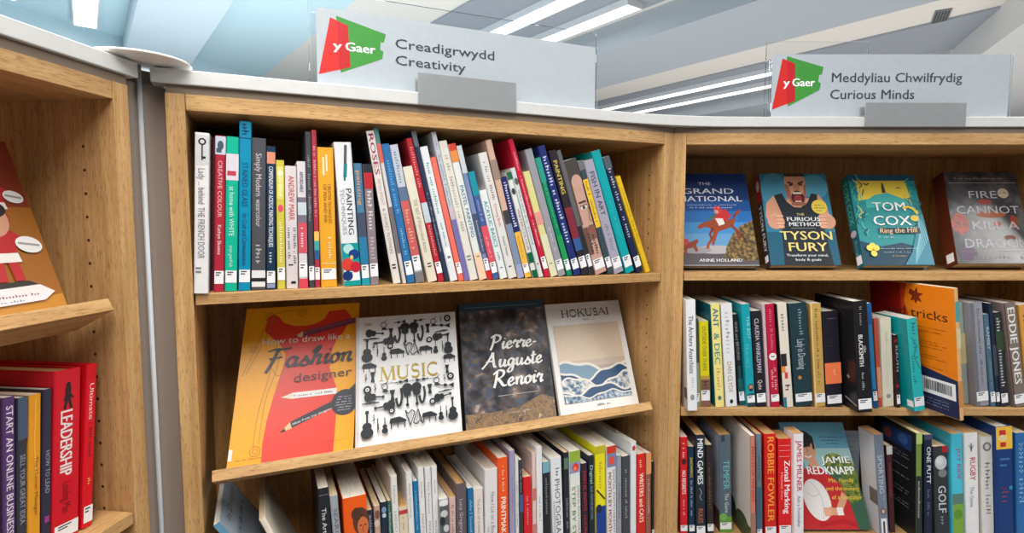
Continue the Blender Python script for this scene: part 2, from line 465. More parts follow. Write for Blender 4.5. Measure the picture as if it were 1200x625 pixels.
# ------------------------------------------------------------------ signs on the worktop
def sign(fr, x_left, x_right, y_base, ytl, lines, logo, label, group, clip, rear):
    """panel edges read off the photograph onto the plane standing .006 behind the worktop front"""
    dz = .014
    uL = fr.along(x_left, Z_CT1, dz); uR = fr.along(x_right, Z_CT1, dz)
    H = fr.on(ytl[0], ytl[1], dz)[1] - Z_CT1
    W = uR - uL
    r = root('shelf_sign', fr.M @ Matrix.Translation((uL, dz, Z_CT1 + .0006)), label, 'sign', group)
    b = MB(); k = .008
    pts = [(0, 0), (W, 0), (W, H)] + [(k - k * math.sin(q * math.pi / 8), H - k + k * math.cos(q * math.pi / 8)) for q in range(5)]
    n = len(pts); m = mat((176, 184, 191), .35)
    b.add([(x, 0, z) for x, z in pts] + [(x, .003, z) for x, z in pts], [tuple(range(n)), tuple(range(2 * n - 1, n - 1, -1))] + [(i, n + i, n + (i + 1) % n, (i + 1) % n) for i in range(n)], m)
    b.build('printed_panel', r)
    c0, c1, ch = rear
    b = MB(); b.box((c0, .006, 0), (W + c1, .009, ch), ACRYLIC); b.build('clear_sheet', r, .0006)
    b = MB(); b.box((-.006, -.0001, 0), (-.0005, .0031, H - .01), ACRYLIC); b.build('clear_edge', r)
    b = MB(); b.box((W + .0005, -.0001, 0), (W + .006, .0031, H), ACRYLIC); b.build('clear_edge', r)
    A = Art(lambda a, q, e: (a, -e, q), W, H)
    GREEN, RED, GREY, WHITE = mat((62, 142, 58), .4), mat((204, 40, 36), .4), (62, 66, 76), (244, 246, 246)
    x0, y0, lw, lh = logo
    P = lambda pts: [(x0 + lw * x, y0 + lh * y) for x, y in pts]
    A.poly(P([(.26, 1.0), (.98, .80), (.95, .655), (.90, .655), (.89, .52), (.94, .50), (.92, .37), (.31, .06)]), GREEN)
    A.poly(P([(.175, .96), (.425, .86), (.45, .17), (0, 0)]), RED)
    A.poly(P([(.275, .92), (.425, .86), (.45, .17), (.29, .10)]), mat((188, 30, 40), .4))
    A.text('y', x0 + lw * .21, y0 + lh * .44, x0 + lw * .33, lh * .15, WHITE, bold=.03)
    A.text('Gaer', x0 + lw * .385, y0 + lh * .44, x0 + lw * .82, lh * .155, WHITE, bold=.03)
    for s, tx0, ty, tx1, cap in lines: A.text(s, tx0, ty, tx1, cap, GREY, bold=.006)
    A.build('lettering', r)
    ca, cb, ctop = clip
    b = MB(); m = mat((168, 171, 173), .38, .55)
    zb = Z_CT0 - Z_CT1 - .0005
    b.box((ca, -.0228, zb), (cb, -.0204, ctop), m); b.box((ca, -.0204, .0002), (cb, -.0035, .0022), m); b.box((ca, -.0035, .0002), (cb, -.0015, ctop * .8), m)
    b.build('metal_clip', r, .0004)
sign(FC, 372, 697, 0, (520, 30), [('Creadigrwydd', .243, .60, .588, .135), ('Creativity', .243, .375, .482, .135)], (.005, .14, .212, .78),
     'grey sign reading Creadigrwydd Creativity, standing on the middle worktop', 'clear shelf signs on the worktops', (.172, .368, .034), (-.012, .006, .162))
sign(FR, 903, 1180, 0, (1060, 64), [('Meddyliau Chwilfrydig', .252, .565, .800, .155), ('Curious Minds', .248, .30, .602, .155)], (.004, .13, .215, .84),
     'grey sign reading Meddyliau Chwilfrydig Curious Minds, standing on the right worktop', 'clear shelf signs on the worktops', (.202, .428, .030), (-.012, -.32, .172))

# ------------------------------------------------------------------ books
WHITE_LABEL = mat((236, 236, 238), .45); INK = mat((70, 70, 78), .5)
def make_book(M, w, h, dep, cov, label, group=None, kind='paperback_book', art=None, front=None, back=None, pages='w', slip=None, shear=0.0):
    """local x across the thickness, y from the spine into the book, z up; front cover on the x = w side"""
    r = root(kind, M, label, 'book', group)
    hard = kind == 'hardback_book'
    t = min(.0026 if hard else .0007, w * .2)
    rc = min(.0022, w * .22)
    m = mat(cov, .36) if not hasattr(cov, 'node_tree') else cov
    out = [(0, dep), (0, rc), (rc * .35, rc * .35), (rc, 0), (w - rc, 0), (w - rc * .35, rc * .35), (w, rc), (w, dep)]
    inn = [(w - t, dep), (w - t, rc + t), (w - rc, t * 1.2), (rc, t * 1.2), (t, rc + t), (t, dep)]
    b = MB()
    poly = out + inn; n = len(poly)
    def ring(z): return [(x, y, z) for x, y in poly]
    vs = ring(0) + ring(h)
    quads = [(i, (i + 1) % n, n + (i + 1) % n, n + i) for i in range(n)]
    # flat rims of the U-shaped wrapper, bottom and top
    rim = [(0, 1, 12, 13), (1, 2, 11, 12), (2, 3, 11), (3, 4, 10, 11), (4, 5, 10), (5, 6, 9, 10), (6, 7, 8, 9)]
    b.add(vs, quads + [tuple(reversed(f)) for f in rim] + [tuple(n + i for i in f) for f in rim], m)
    c = b.build('cover', r)
    ins = .003 if hard else .0006
    p = MB(); p.box((t, t * 1.5 + .0005, ins), (w - t, dep - ins, h - ins), PAGES[pages]); p = p.build('pages', r)
    place_s = lambda a, q, e: (a, -e, q)
    place_f = lambda a, q, e: (w + e, a, q)
    place_b = lambda a, q, e: (-e, dep - a, q)
    if art:
        A = Art(place_s, w, h); A.rect(0, 0, .012, 1, m); art(A); A.build('spine_print', c)
    if front:
        A = Art(place_f, dep, h); A.rect(0, 0, .003, 1, m); front(A); A.build('front_print', c)
    if back:
        A = Art(place_b, dep, h); A.rect(0, 0, .003, 1, m); back(A); A.build('back_print', c)
    if slip:
        A = Art(place_s, w, h)
        y0, y1 = slip[0], slip[1]
        A.layer = 9
        A.rect(.05, y0, .95, y1, WHITE_LABEL)
        H_ = y1 - y0
        for k, f in enumerate((.80, .62)):
            A.rect(.18, y0 + H_ * f, .18 + .5 - .14 * k, y0 + H_ * (f + .10), INK)
        A.build('shelf_mark_slip', c)
    if shear:                                            # a cover that has slumped sideways
        for o in [c, p] + list(c.children):
            for q in o.data.vertices: q.co.y += shear * q.co.z
    return r

def spine_art(ops):
    """ops: ('d', text, xc, ytop, ybot, size, rgb[, bold]) lettering down the spine; ('m', xc, yt, yb, size, rgb) unreadable lettering;
    ('r', x0, y0, x1, y1, rgb) block; ('e', x, y, rx, ry, rgb); ('h', text, x0, y, x1, cap, rgb) level lettering"""
    def go(A):
        for o in ops:
            k = o[0]
            if k == 'd': A.down(o[1], o[2], o[3], o[4], o[5], o[6], o[7] if len(o) > 7 else 0)
            elif k == 'm': A.marks(*o[1:])
            elif k == 'r': A.rect(*o[1:])
            elif k == 'e': A.ell(*o[1:])
            elif k == 'h': A.text(*o[1:])
            elif k == 'l': A.line(o[1], o[2], o[3])
    return go if ops else None

def overlap(a, b):
    """do two convex outlines meet (separating axis)"""
    for P in (a, b):
        for i in range(4):
            ex, ey = P[(i + 1) % 4][0] - P[i][0], P[(i + 1) % 4][1] - P[i][1]
            nx, ny = -ey, ex
            pa = [nx * x + ny * y for x, y in a]; pb = [nx * x + ny * y for x, y in b]
            g_ = .0004 * math.hypot(nx, ny)
            if max(pa) + g_ <= min(pb) or max(pb) + g_ <= min(pa): return False
    return True
def outline(u, z, w, h, a):
    c, s = math.cos(a), math.sin(a)
    return [(u, z), (u + w * c, z + w * s), (u + w * c - h * s, z + w * s + h * c), (u - h * s, z + h * c)]

def row_of_books(fr, zb, rows, group, u_min, u_max, y_base=None, dep=.165, jitter=.001, d0=.012, squeeze=.965):
    """rows: (x of the spine's lower left, lower right, x and y of its upper left, colour, label, options); x and y read off the photograph"""
    rnd = random.Random(len(rows))
    zb += .0006
    done = []
    for k, (xb0, xb1, xt, yt, cov, label, o) in enumerate(rows):
        d = o.get('d', d0 + rnd.uniform(-jitter, jitter))
        ut, zt = fr.on(xt, yt, d)
        if y_base is None:
            u0, u1, z0 = fr.along(xb0, zb, d), fr.along(xb1, zb, d), zb
        else:
            u0, z0 = fr.on(xb0, y_base, d); u1 = fr.on(xb1, y_base, d)[0]
        a = math.atan2(u0 - ut, zt - z0)
        if y_base is not None and 'lean' in o: a = math.radians(o['lean'])
        ub = ut + math.tan(a) * (zt - zb)
        h = math.hypot(ub - ut, zt - zb)
        w = max(.004, (u1 - u0) * math.cos(a) * squeeze)
        depth = o.get('dep', dep + rnd.uniform(-.012, .012))
        if a < 0: ub = ub - 0
        ub = max(ub, u_min + .0005 + (h * math.sin(a) if a > 0 else 0))
        a_min = a - .05; w_min = max(.0035, w * .80)
        for step in range(0 if 'free' in o else 3000):
            q = outline(ub, zb, w, h, a) if a >= 0 else [(ub, zb + w * math.sin(-a)), (ub + w * math.cos(a), zb), (ub + w * math.cos(a) - h * math.sin(a), zb + h * math.cos(a)), (ub - h * math.sin(a), zb + w * math.sin(-a) + h * math.cos(a))]
            hit = [p for p in done[-4:] if overlap(p[0], q) and not (p[1] + p[2] <= d or d + depth <= p[1])]
            if not hit: break
            bottom_clear = all(ub >= p[0][1][0] - 1e-5 for p in hit)
            if bottom_clear and a > a_min and step % 2: a -= .002
            else:
                ub += .0002
                if w > w_min: w -= .0002
        if a >= 0 and ub + w * math.cos(a) > u_max - .0006:
            w = max(.004, (u_max - .0006 - ub) / math.cos(a)); q = outline(ub, zb, w, h, a)
        elif a < 0 and ub + w * math.cos(a) - h * math.sin(a) > u_max - .0006:
            a = 0.0; w = max(.004, min(w, u_max - .0006 - ub)); q = outline(ub, zb, w, h, a)
        if 'free' not in o: done.append((q, d, depth))
        if a >= 0: L = Matrix.Translation((ub, d, zb)) @ Matrix.Rotation(math.radians(o.get('yaw', 0)), 4, 'Z') @ Matrix.Rotation(-a, 4, 'Y')
        else: L = Matrix.Translation((ub + w * math.cos(a), d, zb)) @ Matrix.Rotation(-a, 4, 'Y') @ Matrix.Translation((-w, 0, 0))
        make_book(fr.M @ L, w, h, depth, cov, label, group, o.get('kind', 'paperback_book'), spine_art(o.get('art')), o.get('front'), o.get('back'),
                  o.get('pages', 'w'), o.get('slip'))

W_, K_, G_ = (226, 224, 224), (30, 30, 34), (120, 120, 124)
S1 = (.045, .125)
def side(rgb): return lambda A: A.rect(.004, .004, .996, .996, rgb)
# ---- upper shelf of the middle bookcase
def pic(y0, y1, c1, c2): return [('r', 0, y0, 1, y1, c1), ('e', .5, (y0 + y1) / 2, .3, .5, c2), ('r', .1, y0 + (y1 - y0) * .1, .6, y0 + (y1 - y0) * .35, c2)]
UPPER = [
 (221.9, 239.2, 223, 155, (228, 226, 226), 'white book with a grey key picture, far left of the upper shelf', {'d': -.004, 'dep': .15, 'art': [('r', .06, .80, .94, .985, (206, 206, 206)), ('e', .5, .945, .28, .28, K_), ('e', .5, .945, .16, .16, (206, 206, 206)), ('r', .45, .83, .55, .93, K_), ('r', .45, .84, .75, .855, K_), ('d', 'Lady ... behind', .5, .78, .56, .5, (110, 108, 116)), ('d', 'THE FRENCH DOOR', .5, .54, .22, .5, (120, 116, 122)), ('r', .1, .13, .5, .142, G_), ('r', .1, .155, .5, .165, G_)]}),
 (239.4, 245.3, 240.5, 161, (96, 44, 58), 'thin dark maroon book set back between the white and the crimson spines', {'d': .04, 'dep': .13}),
 (245.7, 261.5, 246, 158.4, (176, 34, 56), 'crimson book with a grey picture on top, left of the mint green spine', {'art': pic(.88, .995, (196, 204, 214), (70, 84, 100)) + [('d', 'CREATIVE COLOUR', .5, .84, .48, .42, (238, 190, 196)), ('d', 'Kathye Skoens', .5, .43, .24, .36, W_)], 'slip': (.05, .135)}),
 (262.2, 278.4, 262.2, 159.8, (0, 178, 146), 'mint green book with a pink and white picture band, left of the tall turquoise one', {'art': [('r', 0, .72, 1, .89, (214, 206, 214)), ('r', .1, .75, .8, .78, (190, 60, 80)), ('d', 'at home with WHITE', .5, .68, .36, .42, (206, 238, 226)), ('d', 'tanya goodrich', .5, .30, .16, .3, (206, 238, 226))], 'slip': (.055, .135)}),
 (278.9, 294, 278.2, 141.9, (0, 138, 178), 'tallest turquoise book on the upper shelf with dark lettering', {'kind': 'hardback_book', 'dep': .2, 'art': [('r', 0, .90, 1, .905, (10, 60, 90)), ('m', .5, .985, .91, .6, (8, 60, 96)), ('d', 'STAINED GLASS', .5, .76, .50, .5, (6, 62, 100)), ('d', 'for Craft and Communication', .5, .46, .15, .42, (6, 62, 100))], 'slip': (.05, .125)}),
 (294.5, 311.8, 295, 161.7, (76, 76, 82), 'dark grey book with pale handwritten lettering, right of the turquoise one', {'art': [('d', 'Simply Modern', .5, .9, .62, .42, (206, 200, 200)), ('d', 'watercolour', .5, .60, .42, .4, (206, 200, 200)), ('m', .5, .30, .17, .4, (190, 186, 186)), ('r', .02, .02, .98, .13, W_), ('r', .02, .055, .98, .08, K_)]}),
 (312.3, 323.4, 311.8, 171.3, (20, 50, 76), 'navy book with a small orange picture at its top, beside the dark grey one', {'art': [('r', .05, .88, .95, .96, (220, 140, 110)), ('d', 'COMPENDIUM OF ACRYLIC PAINTING TECHNIQUES', .5, .86, .30, .5, (226, 230, 236), .01), ('m', .5, .26, .18, .4, (220, 220, 220)), ('r', .05, .01, .95, .04, (140, 150, 190))], 'slip': (.045, .13)}),
 (324.8, 335, 322.3, 187.6, (206, 196, 74), 'short yellow green book with a pink flower, right of the navy one', {'art': [('e', .5, .63, .34, .5, (220, 80, 110)), ('r', .1, .70, .9, .95, (222, 214, 120)), ('m', .5, .92, .72, .4, (240, 236, 180)), ('m', .5, .54, .2, .4, (240, 238, 196)), ('e', .5, .9, .3, .4, (238, 236, 200))], 'slip': (.07, .17)}),
 (335.7, 350, 333, 194.3, (216, 206, 206), 'pale pinkish book with red author lettering down it, beside the yellow green one', {'art': [('d', 'ANDREW MARR', .55, .92, .56, .5, (186, 44, 54)), ('m', .75, .5, .2, .26, (90, 90, 98)), ('m', .3, .5, .24, .26, (90, 90, 98)), ('r', .2, .19, .6, .2, K_), ('r', .4, .04, .8, .06, K_)]}),
 (350.7, 361.3, 347.3, 189, (214, 208, 212), 'narrow pale book with a pink and red middle, right of the pinkish white one', {'art': [('d', 'AFFORDABLE', .5, .92, .76, .42, (60, 70, 90), .01), ('r', 0, .5, 1, .72, (120, 110, 128)), ('r', 0, .58, 1, .68, (196, 206, 210)), ('r', 0, .28, 1, .52, (206, 84, 100)), ('m', .5, .5, .3, .4, (240, 220, 220)), ('r', 0, .0, 1, .075, (214, 70, 84))], 'slip': (.09, .2)}),
 (362.2, 369.3, 356.5, 154, (66, 68, 74), 'thin tall dark grey book leaning beside the thin rose one', {'art': [('m', .5, .85, .4, .5, (150, 150, 154))], 'slip': (.05, .14)}),
 (369.4, 375.6, 363.8, 152, (172, 52, 70), 'thin tall rose red book with a rainbow patch near its foot', {'art': [('m', .5, .9, .45, .5, (226, 180, 186)), ('r', 0, .24, 1, .3, (70, 160, 160)), ('r', 0, .3, 1, .36, (230, 190, 90)), ('r', 0, .18, 1, .24, (40, 90, 140))], 'slip': (.05, .13)}),
 (376, 395.8, 370, 172.2, (232, 164, 44), 'broad orange yellow book left of the white painting techniques one', {'kind': 'hardback_book', 'art': [('r', .28, .80, .42, .93, (236, 216, 170)), ('r', .5, .83, .6, .95, (240, 224, 190)), ('d', 'CREATIVE TECHNIQUES', .68, .74, .46, .2, (120, 84, 30)), ('d', 'OF PEN AND INK', .4, .74, .46, .2, (120, 84, 30)), ('m', .6, .36, .2, .2, (244, 226, 190)), ('r', .1, .17, .9, .174, (250, 230, 190))], 'slip': (.055, .135)}),
 (403.5, 424, 391, 166.5, (224, 226, 228), 'white book reading Painting Techniques with a teal paintbrush and coloured paint below', {'art': [('l', [(.66, .98), (.55, .83)], .16, (80, 84, 92)), ('l', [(.58, .85), (.5, .76)], .2, (0, 130, 136)), ('l', [(.5, .77), (.46, .735)], .1, (0, 110, 120)), ('d', 'PAINTING', .66, .68, .36, .34, (60, 62, 68), .01), ('d', 'TECHNIQUES', .28, .68, .36, .24, (150, 152, 156)), ('r', 0, 0, 1, .30, (0, 150, 150)), ('e', .4, .26, .3, .3, (170, 214, 214)), ('e', .7, .22, .32, .3, (20, 60, 130)), ('e', .3, .15, .35, .4, (214, 60, 50)), ('e', .75, .13, .3, .34, (190, 30, 50)), ('e', .25, .07, .3, .3, (20, 50, 110)), ('e', .55, .2, .1, .14, (226, 190, 90))], 'slip': (.035, .12)}),
 (424.6, 434, 414.5, 191.4, (72, 120, 150), 'short blue book with orange lettering, right of the white painting techniques one', {'art': [('d', 'painting', .5, .94, .66, .5, (226, 160, 90)), ('r', 0, .4, 1, .6, (70, 76, 100)), ('r', 0, .18, 1, .4, (40, 120, 160)), ('r', 0, 0, 1, .09, (30, 150, 170))], 'slip': (.06, .17)}),
 (434.6, 444.8, 425.4, 192.4, (138, 124, 130), 'short grey book with a red band on top, before the dark gap', {'art': [('r', 0, .80, 1, .93, (180, 40, 50)), ('r', 0, .93, 1, 1, (40, 44, 50)), ('m', .5, .78, .45, .5, (226, 220, 220)), ('m', .5, .4, .2, .5, (196, 180, 184))], 'slip': (.07, .18)}),
 (459.4, 470.6, 422.9, 154, (222, 214, 208), 'off white book with maroon letters at its top, first leaning after the dark gap', {'back': side((34, 28, 30)), 'art': [('d', 'ROSES', .5, .98, .72, .62, (140, 30, 84), .03), ('d', 'PENN RIGHT', .5, .69, .52, .4, (170, 164, 160)), ('d', '& SHOREY FLOWERS', .5, .5, .2, .42, (150, 140, 140)), ('r', .25, .12, .7, .13, K_), ('r', .25, .1, .7, .11, K_)]}),  # dark back cover: shade of the gap put into its colour
 (470.9, 476.4, 432.5, 150, (206, 200, 198), 'thin book with a teal and coral tip, between off white and blue spines', {'art': [('r', 0, .9, 1, 1, (70, 130, 130)), ('r', 0, .78, 1, .9, (206, 96, 84)), ('r', 0, .2, 1, .5, (110, 104, 110))], 'dep': .14}),
 (476.8, 487.2, 443, 169.4, (44, 108, 164), 'plain mid blue book leaning left of the lilac and red one', {'art': [('m', .5, .92, .5, .42, (120, 170, 210)), ('m', .5, .4, .2, .38, (140, 186, 220))], 'slip': (.06, .16)}),
 (487.8, 498.2, 454.6, 170.3, (190, 196, 208), 'lilac white book turning red below, right of the plain blue one', {'art': [('m', .5, .95, .72, .4, (110, 126, 150)), ('r', 0, .60, 1, .7, (90, 110, 140)), ('r', 0, .2, 1, .60, (196, 92, 90)), ('m', .5, .56, .24, .5, (220, 170, 140)), ('r', 0, 0, 1, .08, (120, 118, 120))], 'slip': (.09, .2)}),
 (501.8, 513.6, 470.9, 196, (222, 214, 194), 'short cream book, right of the lilac and red one', {'art': [('d', 'THE ART of Watercolour Artists', .5, .72, .26, .42, (150, 146, 130)), ('r', .3, .13, .7, .14, K_), ('r', .3, .155, .7, .165, K_)]}),
 (514.2, 521.6, 475.7, 162.6, (178, 40, 52), 'thin red book right of the short cream one', {'art': [('m', .5, .94, .66, .5, (226, 150, 150)), ('r', 0, .42, 1, .56, (190, 200, 210)), ('m', .5, .4, .18, .4, (230, 160, 160))], 'slip': (.06, .14)}),
 (522, 527.4, 481.8, 154, (40, 52, 78), 'thin tall navy book between the thin red and the white ones', {'art': [('r', 0, .9, 1, 1, (90, 100, 110)), ('m', .5, .6, .2, .4, (150, 160, 176))]}),
 (527.8, 537.4, 490.7, 172.6, (220, 224, 228), 'white book with tiny green print, left of the coral one', {'art': [('m', .5, .9, .5, .4, (120, 160, 140)), ('m', .5, .44, .26, .3, (100, 140, 150)), ('r', .2, .15, .8, .25, (240, 240, 240)), ('r', .3, .17, .7, .19, G_)]}),
 (538.2, 544.6, 504.5, 184.7, (238, 112, 94), 'coral orange book, thin, halfway along the upper shelf', {'art': [], 'slip': (.06, .15)}),
 (545, 550.6, 505.4, 155, (196, 200, 212), 'tall pale book with a lilac foot, right of the coral one', {'art': [('m', .5, .95, .5, .5, (130, 150, 150)), ('r', 0, 0, 1, .42, (116, 108, 172)), ('r', 0, .42, 1, .5, (200, 180, 190))]}),
 (551, 561.2, 513, 166, (220, 216, 206), 'cream white book with faint marks, left of the orange topped one', {'art': [('m', .5, .9, .35, .4, (170, 166, 150)), ('r', .2, .17, .7, .18, G_), ('r', .2, .145, .7, .155, G_)]}),
 (562, 571, 523.8, 169.4, (222, 222, 220), 'white book with an orange top and green Pastel Painting lettering', {'art': [('r', 0, .87, 1, 1, (226, 140, 70)), ('r', 0, .95, 1, 1, (206, 70, 50)), ('d', 'PASTEL PAINTING', .5, .70, .32, .5, (40, 120, 140), .01), ('r', 0, 0, 1, .2, (240, 200, 170)), ('r', .3, .17, .7, .18, G_)]}),
 (571.4, 577.4, 534.4, 171.3, (118, 136, 176), 'pale blue book with a red foot, right of the Pastel Painting one', {'art': [('r', 0, .8, 1, 1, (196, 204, 206)), ('r', 0, 0, 1, .07, (206, 30, 30)), ('r', 0, .2, 1, .5, (70, 80, 110)), ('m', .5, .46, .2, .4, (180, 190, 200))], 'slip': (.07, .16)}),
 (577.8, 585.6, 547.8, 202, (70, 92, 150), 'short book going from teal to pink, left of the white acrylic one', {'art': [('r', 0, .78, 1, 1, (30, 140, 160)), ('r', 0, .1, 1, .5, (214, 80, 96)), ('m', .5, .74, .54, .4, (170, 180, 210)), ('m', .5, .4, .2, .3, (240, 180, 180))], 'slip': (.06, .16)}),
 (586.3, 595.9, 560.3, 224, (222, 226, 226), 'shortest white book with turquoise lettering reading acrylic basics', {'art': [('d', 'ACRYLIC BASICS', .5, .88, .36, .5, (0, 140, 150), .012), ('m', .5, .3, .2, .3, G_), ('r', .3, .12, .6, .13, K_)]}),
 (596.8, 607.2, 560.3, 180, (218, 216, 212), 'white book pulled forward with pale grey cover showing, right of acrylic basics', {'kind': 'hardback_book', 'art': [('m', .5, .93, .62, .32, (150, 130, 130)), ('d', 'Drawing Book', .5, .6, .42, .3, (206, 80, 90)), ('d', 'David Vivian', .5, .34, .18, .28, (70, 72, 78)), ('r', .3, .09, .6, .1, K_)]}),
 (607.6, 614.8, 569, 164.6, (206, 170, 150), 'tall thin tan and pink book, right of the forward white one', {'art': [('r', 0, .72, 1, .86, (150, 130, 120)), ('r', 0, .4, 1, .5, (60, 60, 66)), ('r', 0, .1, 1, .4, (120, 140, 170)), ('r', 0, .0, 1, .1, (150, 160, 200))]}),
 (615.2, 623.2, 585.3, 208.7, (32, 40, 100), 'short navy book with a yellow lower half', {'art': [('r', 0, 0, 1, .46, (232, 178, 66)), ('m', .5, .95, .5, .5, (220, 220, 230)), ('m', .5, .42, .2, .3, (160, 120, 50))], 'slip': (.05, .14)}),
 (623.8, 631, 590, 203, (216, 220, 214), 'short white book with a dark green foot, left of the grey one', {'art': [('r', 0, .93, 1, 1, (30, 100, 70)), ('e', .5, .82, .36, .6, (60, 60, 62)), ('d', 'WATERCOLOUR', .5, .66, .26, .44, (170, 70, 80), .01), ('r', 0, .14, 1, .24, (0, 92, 60)), ('r', 0, 0, 1, .07, (0, 92, 60))]}),
 (631.3, 637.8, 595.9, 198, (208, 212, 212), 'short greyish white book left of the tall crimson one', {'art': [('e', .5, .88, .4, .7, (90, 96, 96)), ('m', .5, .8, .3, .44, (130, 150, 150)), ('r', .25, .12, .6, .13, K_)]}),
 (638.2, 645.6, 591, 164.6, (196, 26, 60), 'tall crimson book in the right half of the upper shelf', {'kind': 'hardback_book', 'dep': .2, 'art': [('m', .5, .92, .45, .4, (240, 180, 190)), ('m', .5, .42, .22, .3, (250, 220, 220))], 'slip': (.06, .15)}),
 (646, 654.3, 613, 202, (216, 208, 140), 'pale yellow book, right of the tall crimson one', {'art': [('r', 0, .5, 1, .62, (222, 150, 140)), ('r', 0, 0, 1, .4, (218, 214, 180)), ('r', .25, .12, .7, .13, G_)]}),
 (654.7, 664, 614, 176, (150, 150, 158), 'tall mid grey book, left of the green one', {'art': [('m', .5, .4, .2, .3, (210, 210, 214))], 'slip': (.05, .13)}),
 (664.4, 671.8, 623.7, 186.6, (0, 134, 92), 'green book between the grey and the royal navy ones', {'art': [('r', 0, .8, 1, 1, (40, 150, 130)), ('r', 0, .1, 1, .35, (30, 150, 80)), ('m', .5, .8, .4, .3, (120, 190, 160))], 'slip': (.05, .14)}),
 (672.2, 682.3, 625.6, 173, (30, 46, 110), 'royal navy book with a line of white lettering, right of the green one', {'art': [('m', .5, .92, .25, .5, (214, 220, 236))], 'slip': (.05, .13)}),
 (682.7, 691.4, 643, 177.4, (44, 36, 44), 'black and maroon book with yellow lettering near its top', {'art': [('d', 'PAINTING', .5, .92, .66, .55, (220, 200, 90), .015), ('r', 0, .3, 1, .55, (130, 40, 56)), ('r', 0, .2, 1, .3, (50, 90, 150))], 'slip': (.06, .15)}),
 (691.8, 697.5, 650.6, 177.4, (96, 96, 100), 'thin grey book left of the one with a face', {'art': [('r', 0, 0, 1, .4, (40, 40, 46))], 'slip': (.07, .17)}),
 (698, 713, 659.8, 189.5, (196, 156, 140), 'broad book with a bearded face printed down it', {'art': [('r', 0, .80, 1, 1, (70, 64, 62)), ('e', .55, .80, .45, .6, (196, 156, 140)), ('r', 0, .45, .10, .82, (84, 66, 58)), ('r', .22, .625, .86, .64, (74, 52, 46)), ('e', .55, .585, .27, .14, (226, 214, 206)), ('e', .55, .585, .12, .13, (60, 70, 76)), ('r', .26, .600, .86, .607, (90, 62, 54)), ('l', [(.95, .60), (.84, .52), (.72, .475), (.92, .455)], .09, (158, 112, 96)), ('r', 0, .30, 1, .415, (128, 92, 78)), ('r', 0, .18, .35, .42, (110, 78, 66)), ('r', .42, .365, 1, .385, (150, 76, 72)), ('r', .5, .41, 1, .425, (120, 84, 70)), ('m', .35, .36, .16, .3, (60, 44, 44)), ('m', .68, .34, .16, .25, (60, 44, 44))], 'slip': (.04, .13)}),
 (713.4, 720.3, 676.5, 189.5, (58, 72, 82), 'dark slate book with a yellow block in its middle', {'art': [('r', 0, .92, 1, 1, (110, 112, 112)), ('r', .05, .42, .95, .84, (232, 190, 50)), ('m', .5, .82, .46, .4, (90, 80, 40))], 'slip': (.06, .15)}),
 (720.7, 732.5, 684, 189.5, (164, 160, 178), 'lilac grey book reading Fish in Art', {'art': [('d', 'FISH IN ART', .5, .90, .52, .5, (70, 66, 84), .008), ('m', .5, .44, .2, .3, (120, 116, 136))], 'slip': (.045, .14)}),
 (733, 745, 688.6, 179.5, (0, 160, 166), 'bright teal book right of Fish in Art', {'art': [('m', .5, .6, .3, .3, (60, 190, 190))], 'slip': (.05, .14)}),
 (745.4, 755.2, 700.8, 186.5, (28, 36, 66), 'dark navy book leaning just left of the yellow one', {'art': [('r', 0, .9, 1, 1, (80, 90, 100)), ('m', .5, .9, .3, .45, (186, 196, 214))], 'slip': (.05, .14)}),
 (756, 763.5, 717.5, 209.3, (226, 184, 30), 'yellow book leaning at the right end of the upper shelf', {'kind': 'hardback_book', 'art': [('m', .5, .9, .3, .3, (150, 116, 20))]}),
]
row_of_books(FC, Z_S1, UPPER, 'art books on the upper shelf', -BAY_W + .028, -.0275, d0=.014, dep=.19)
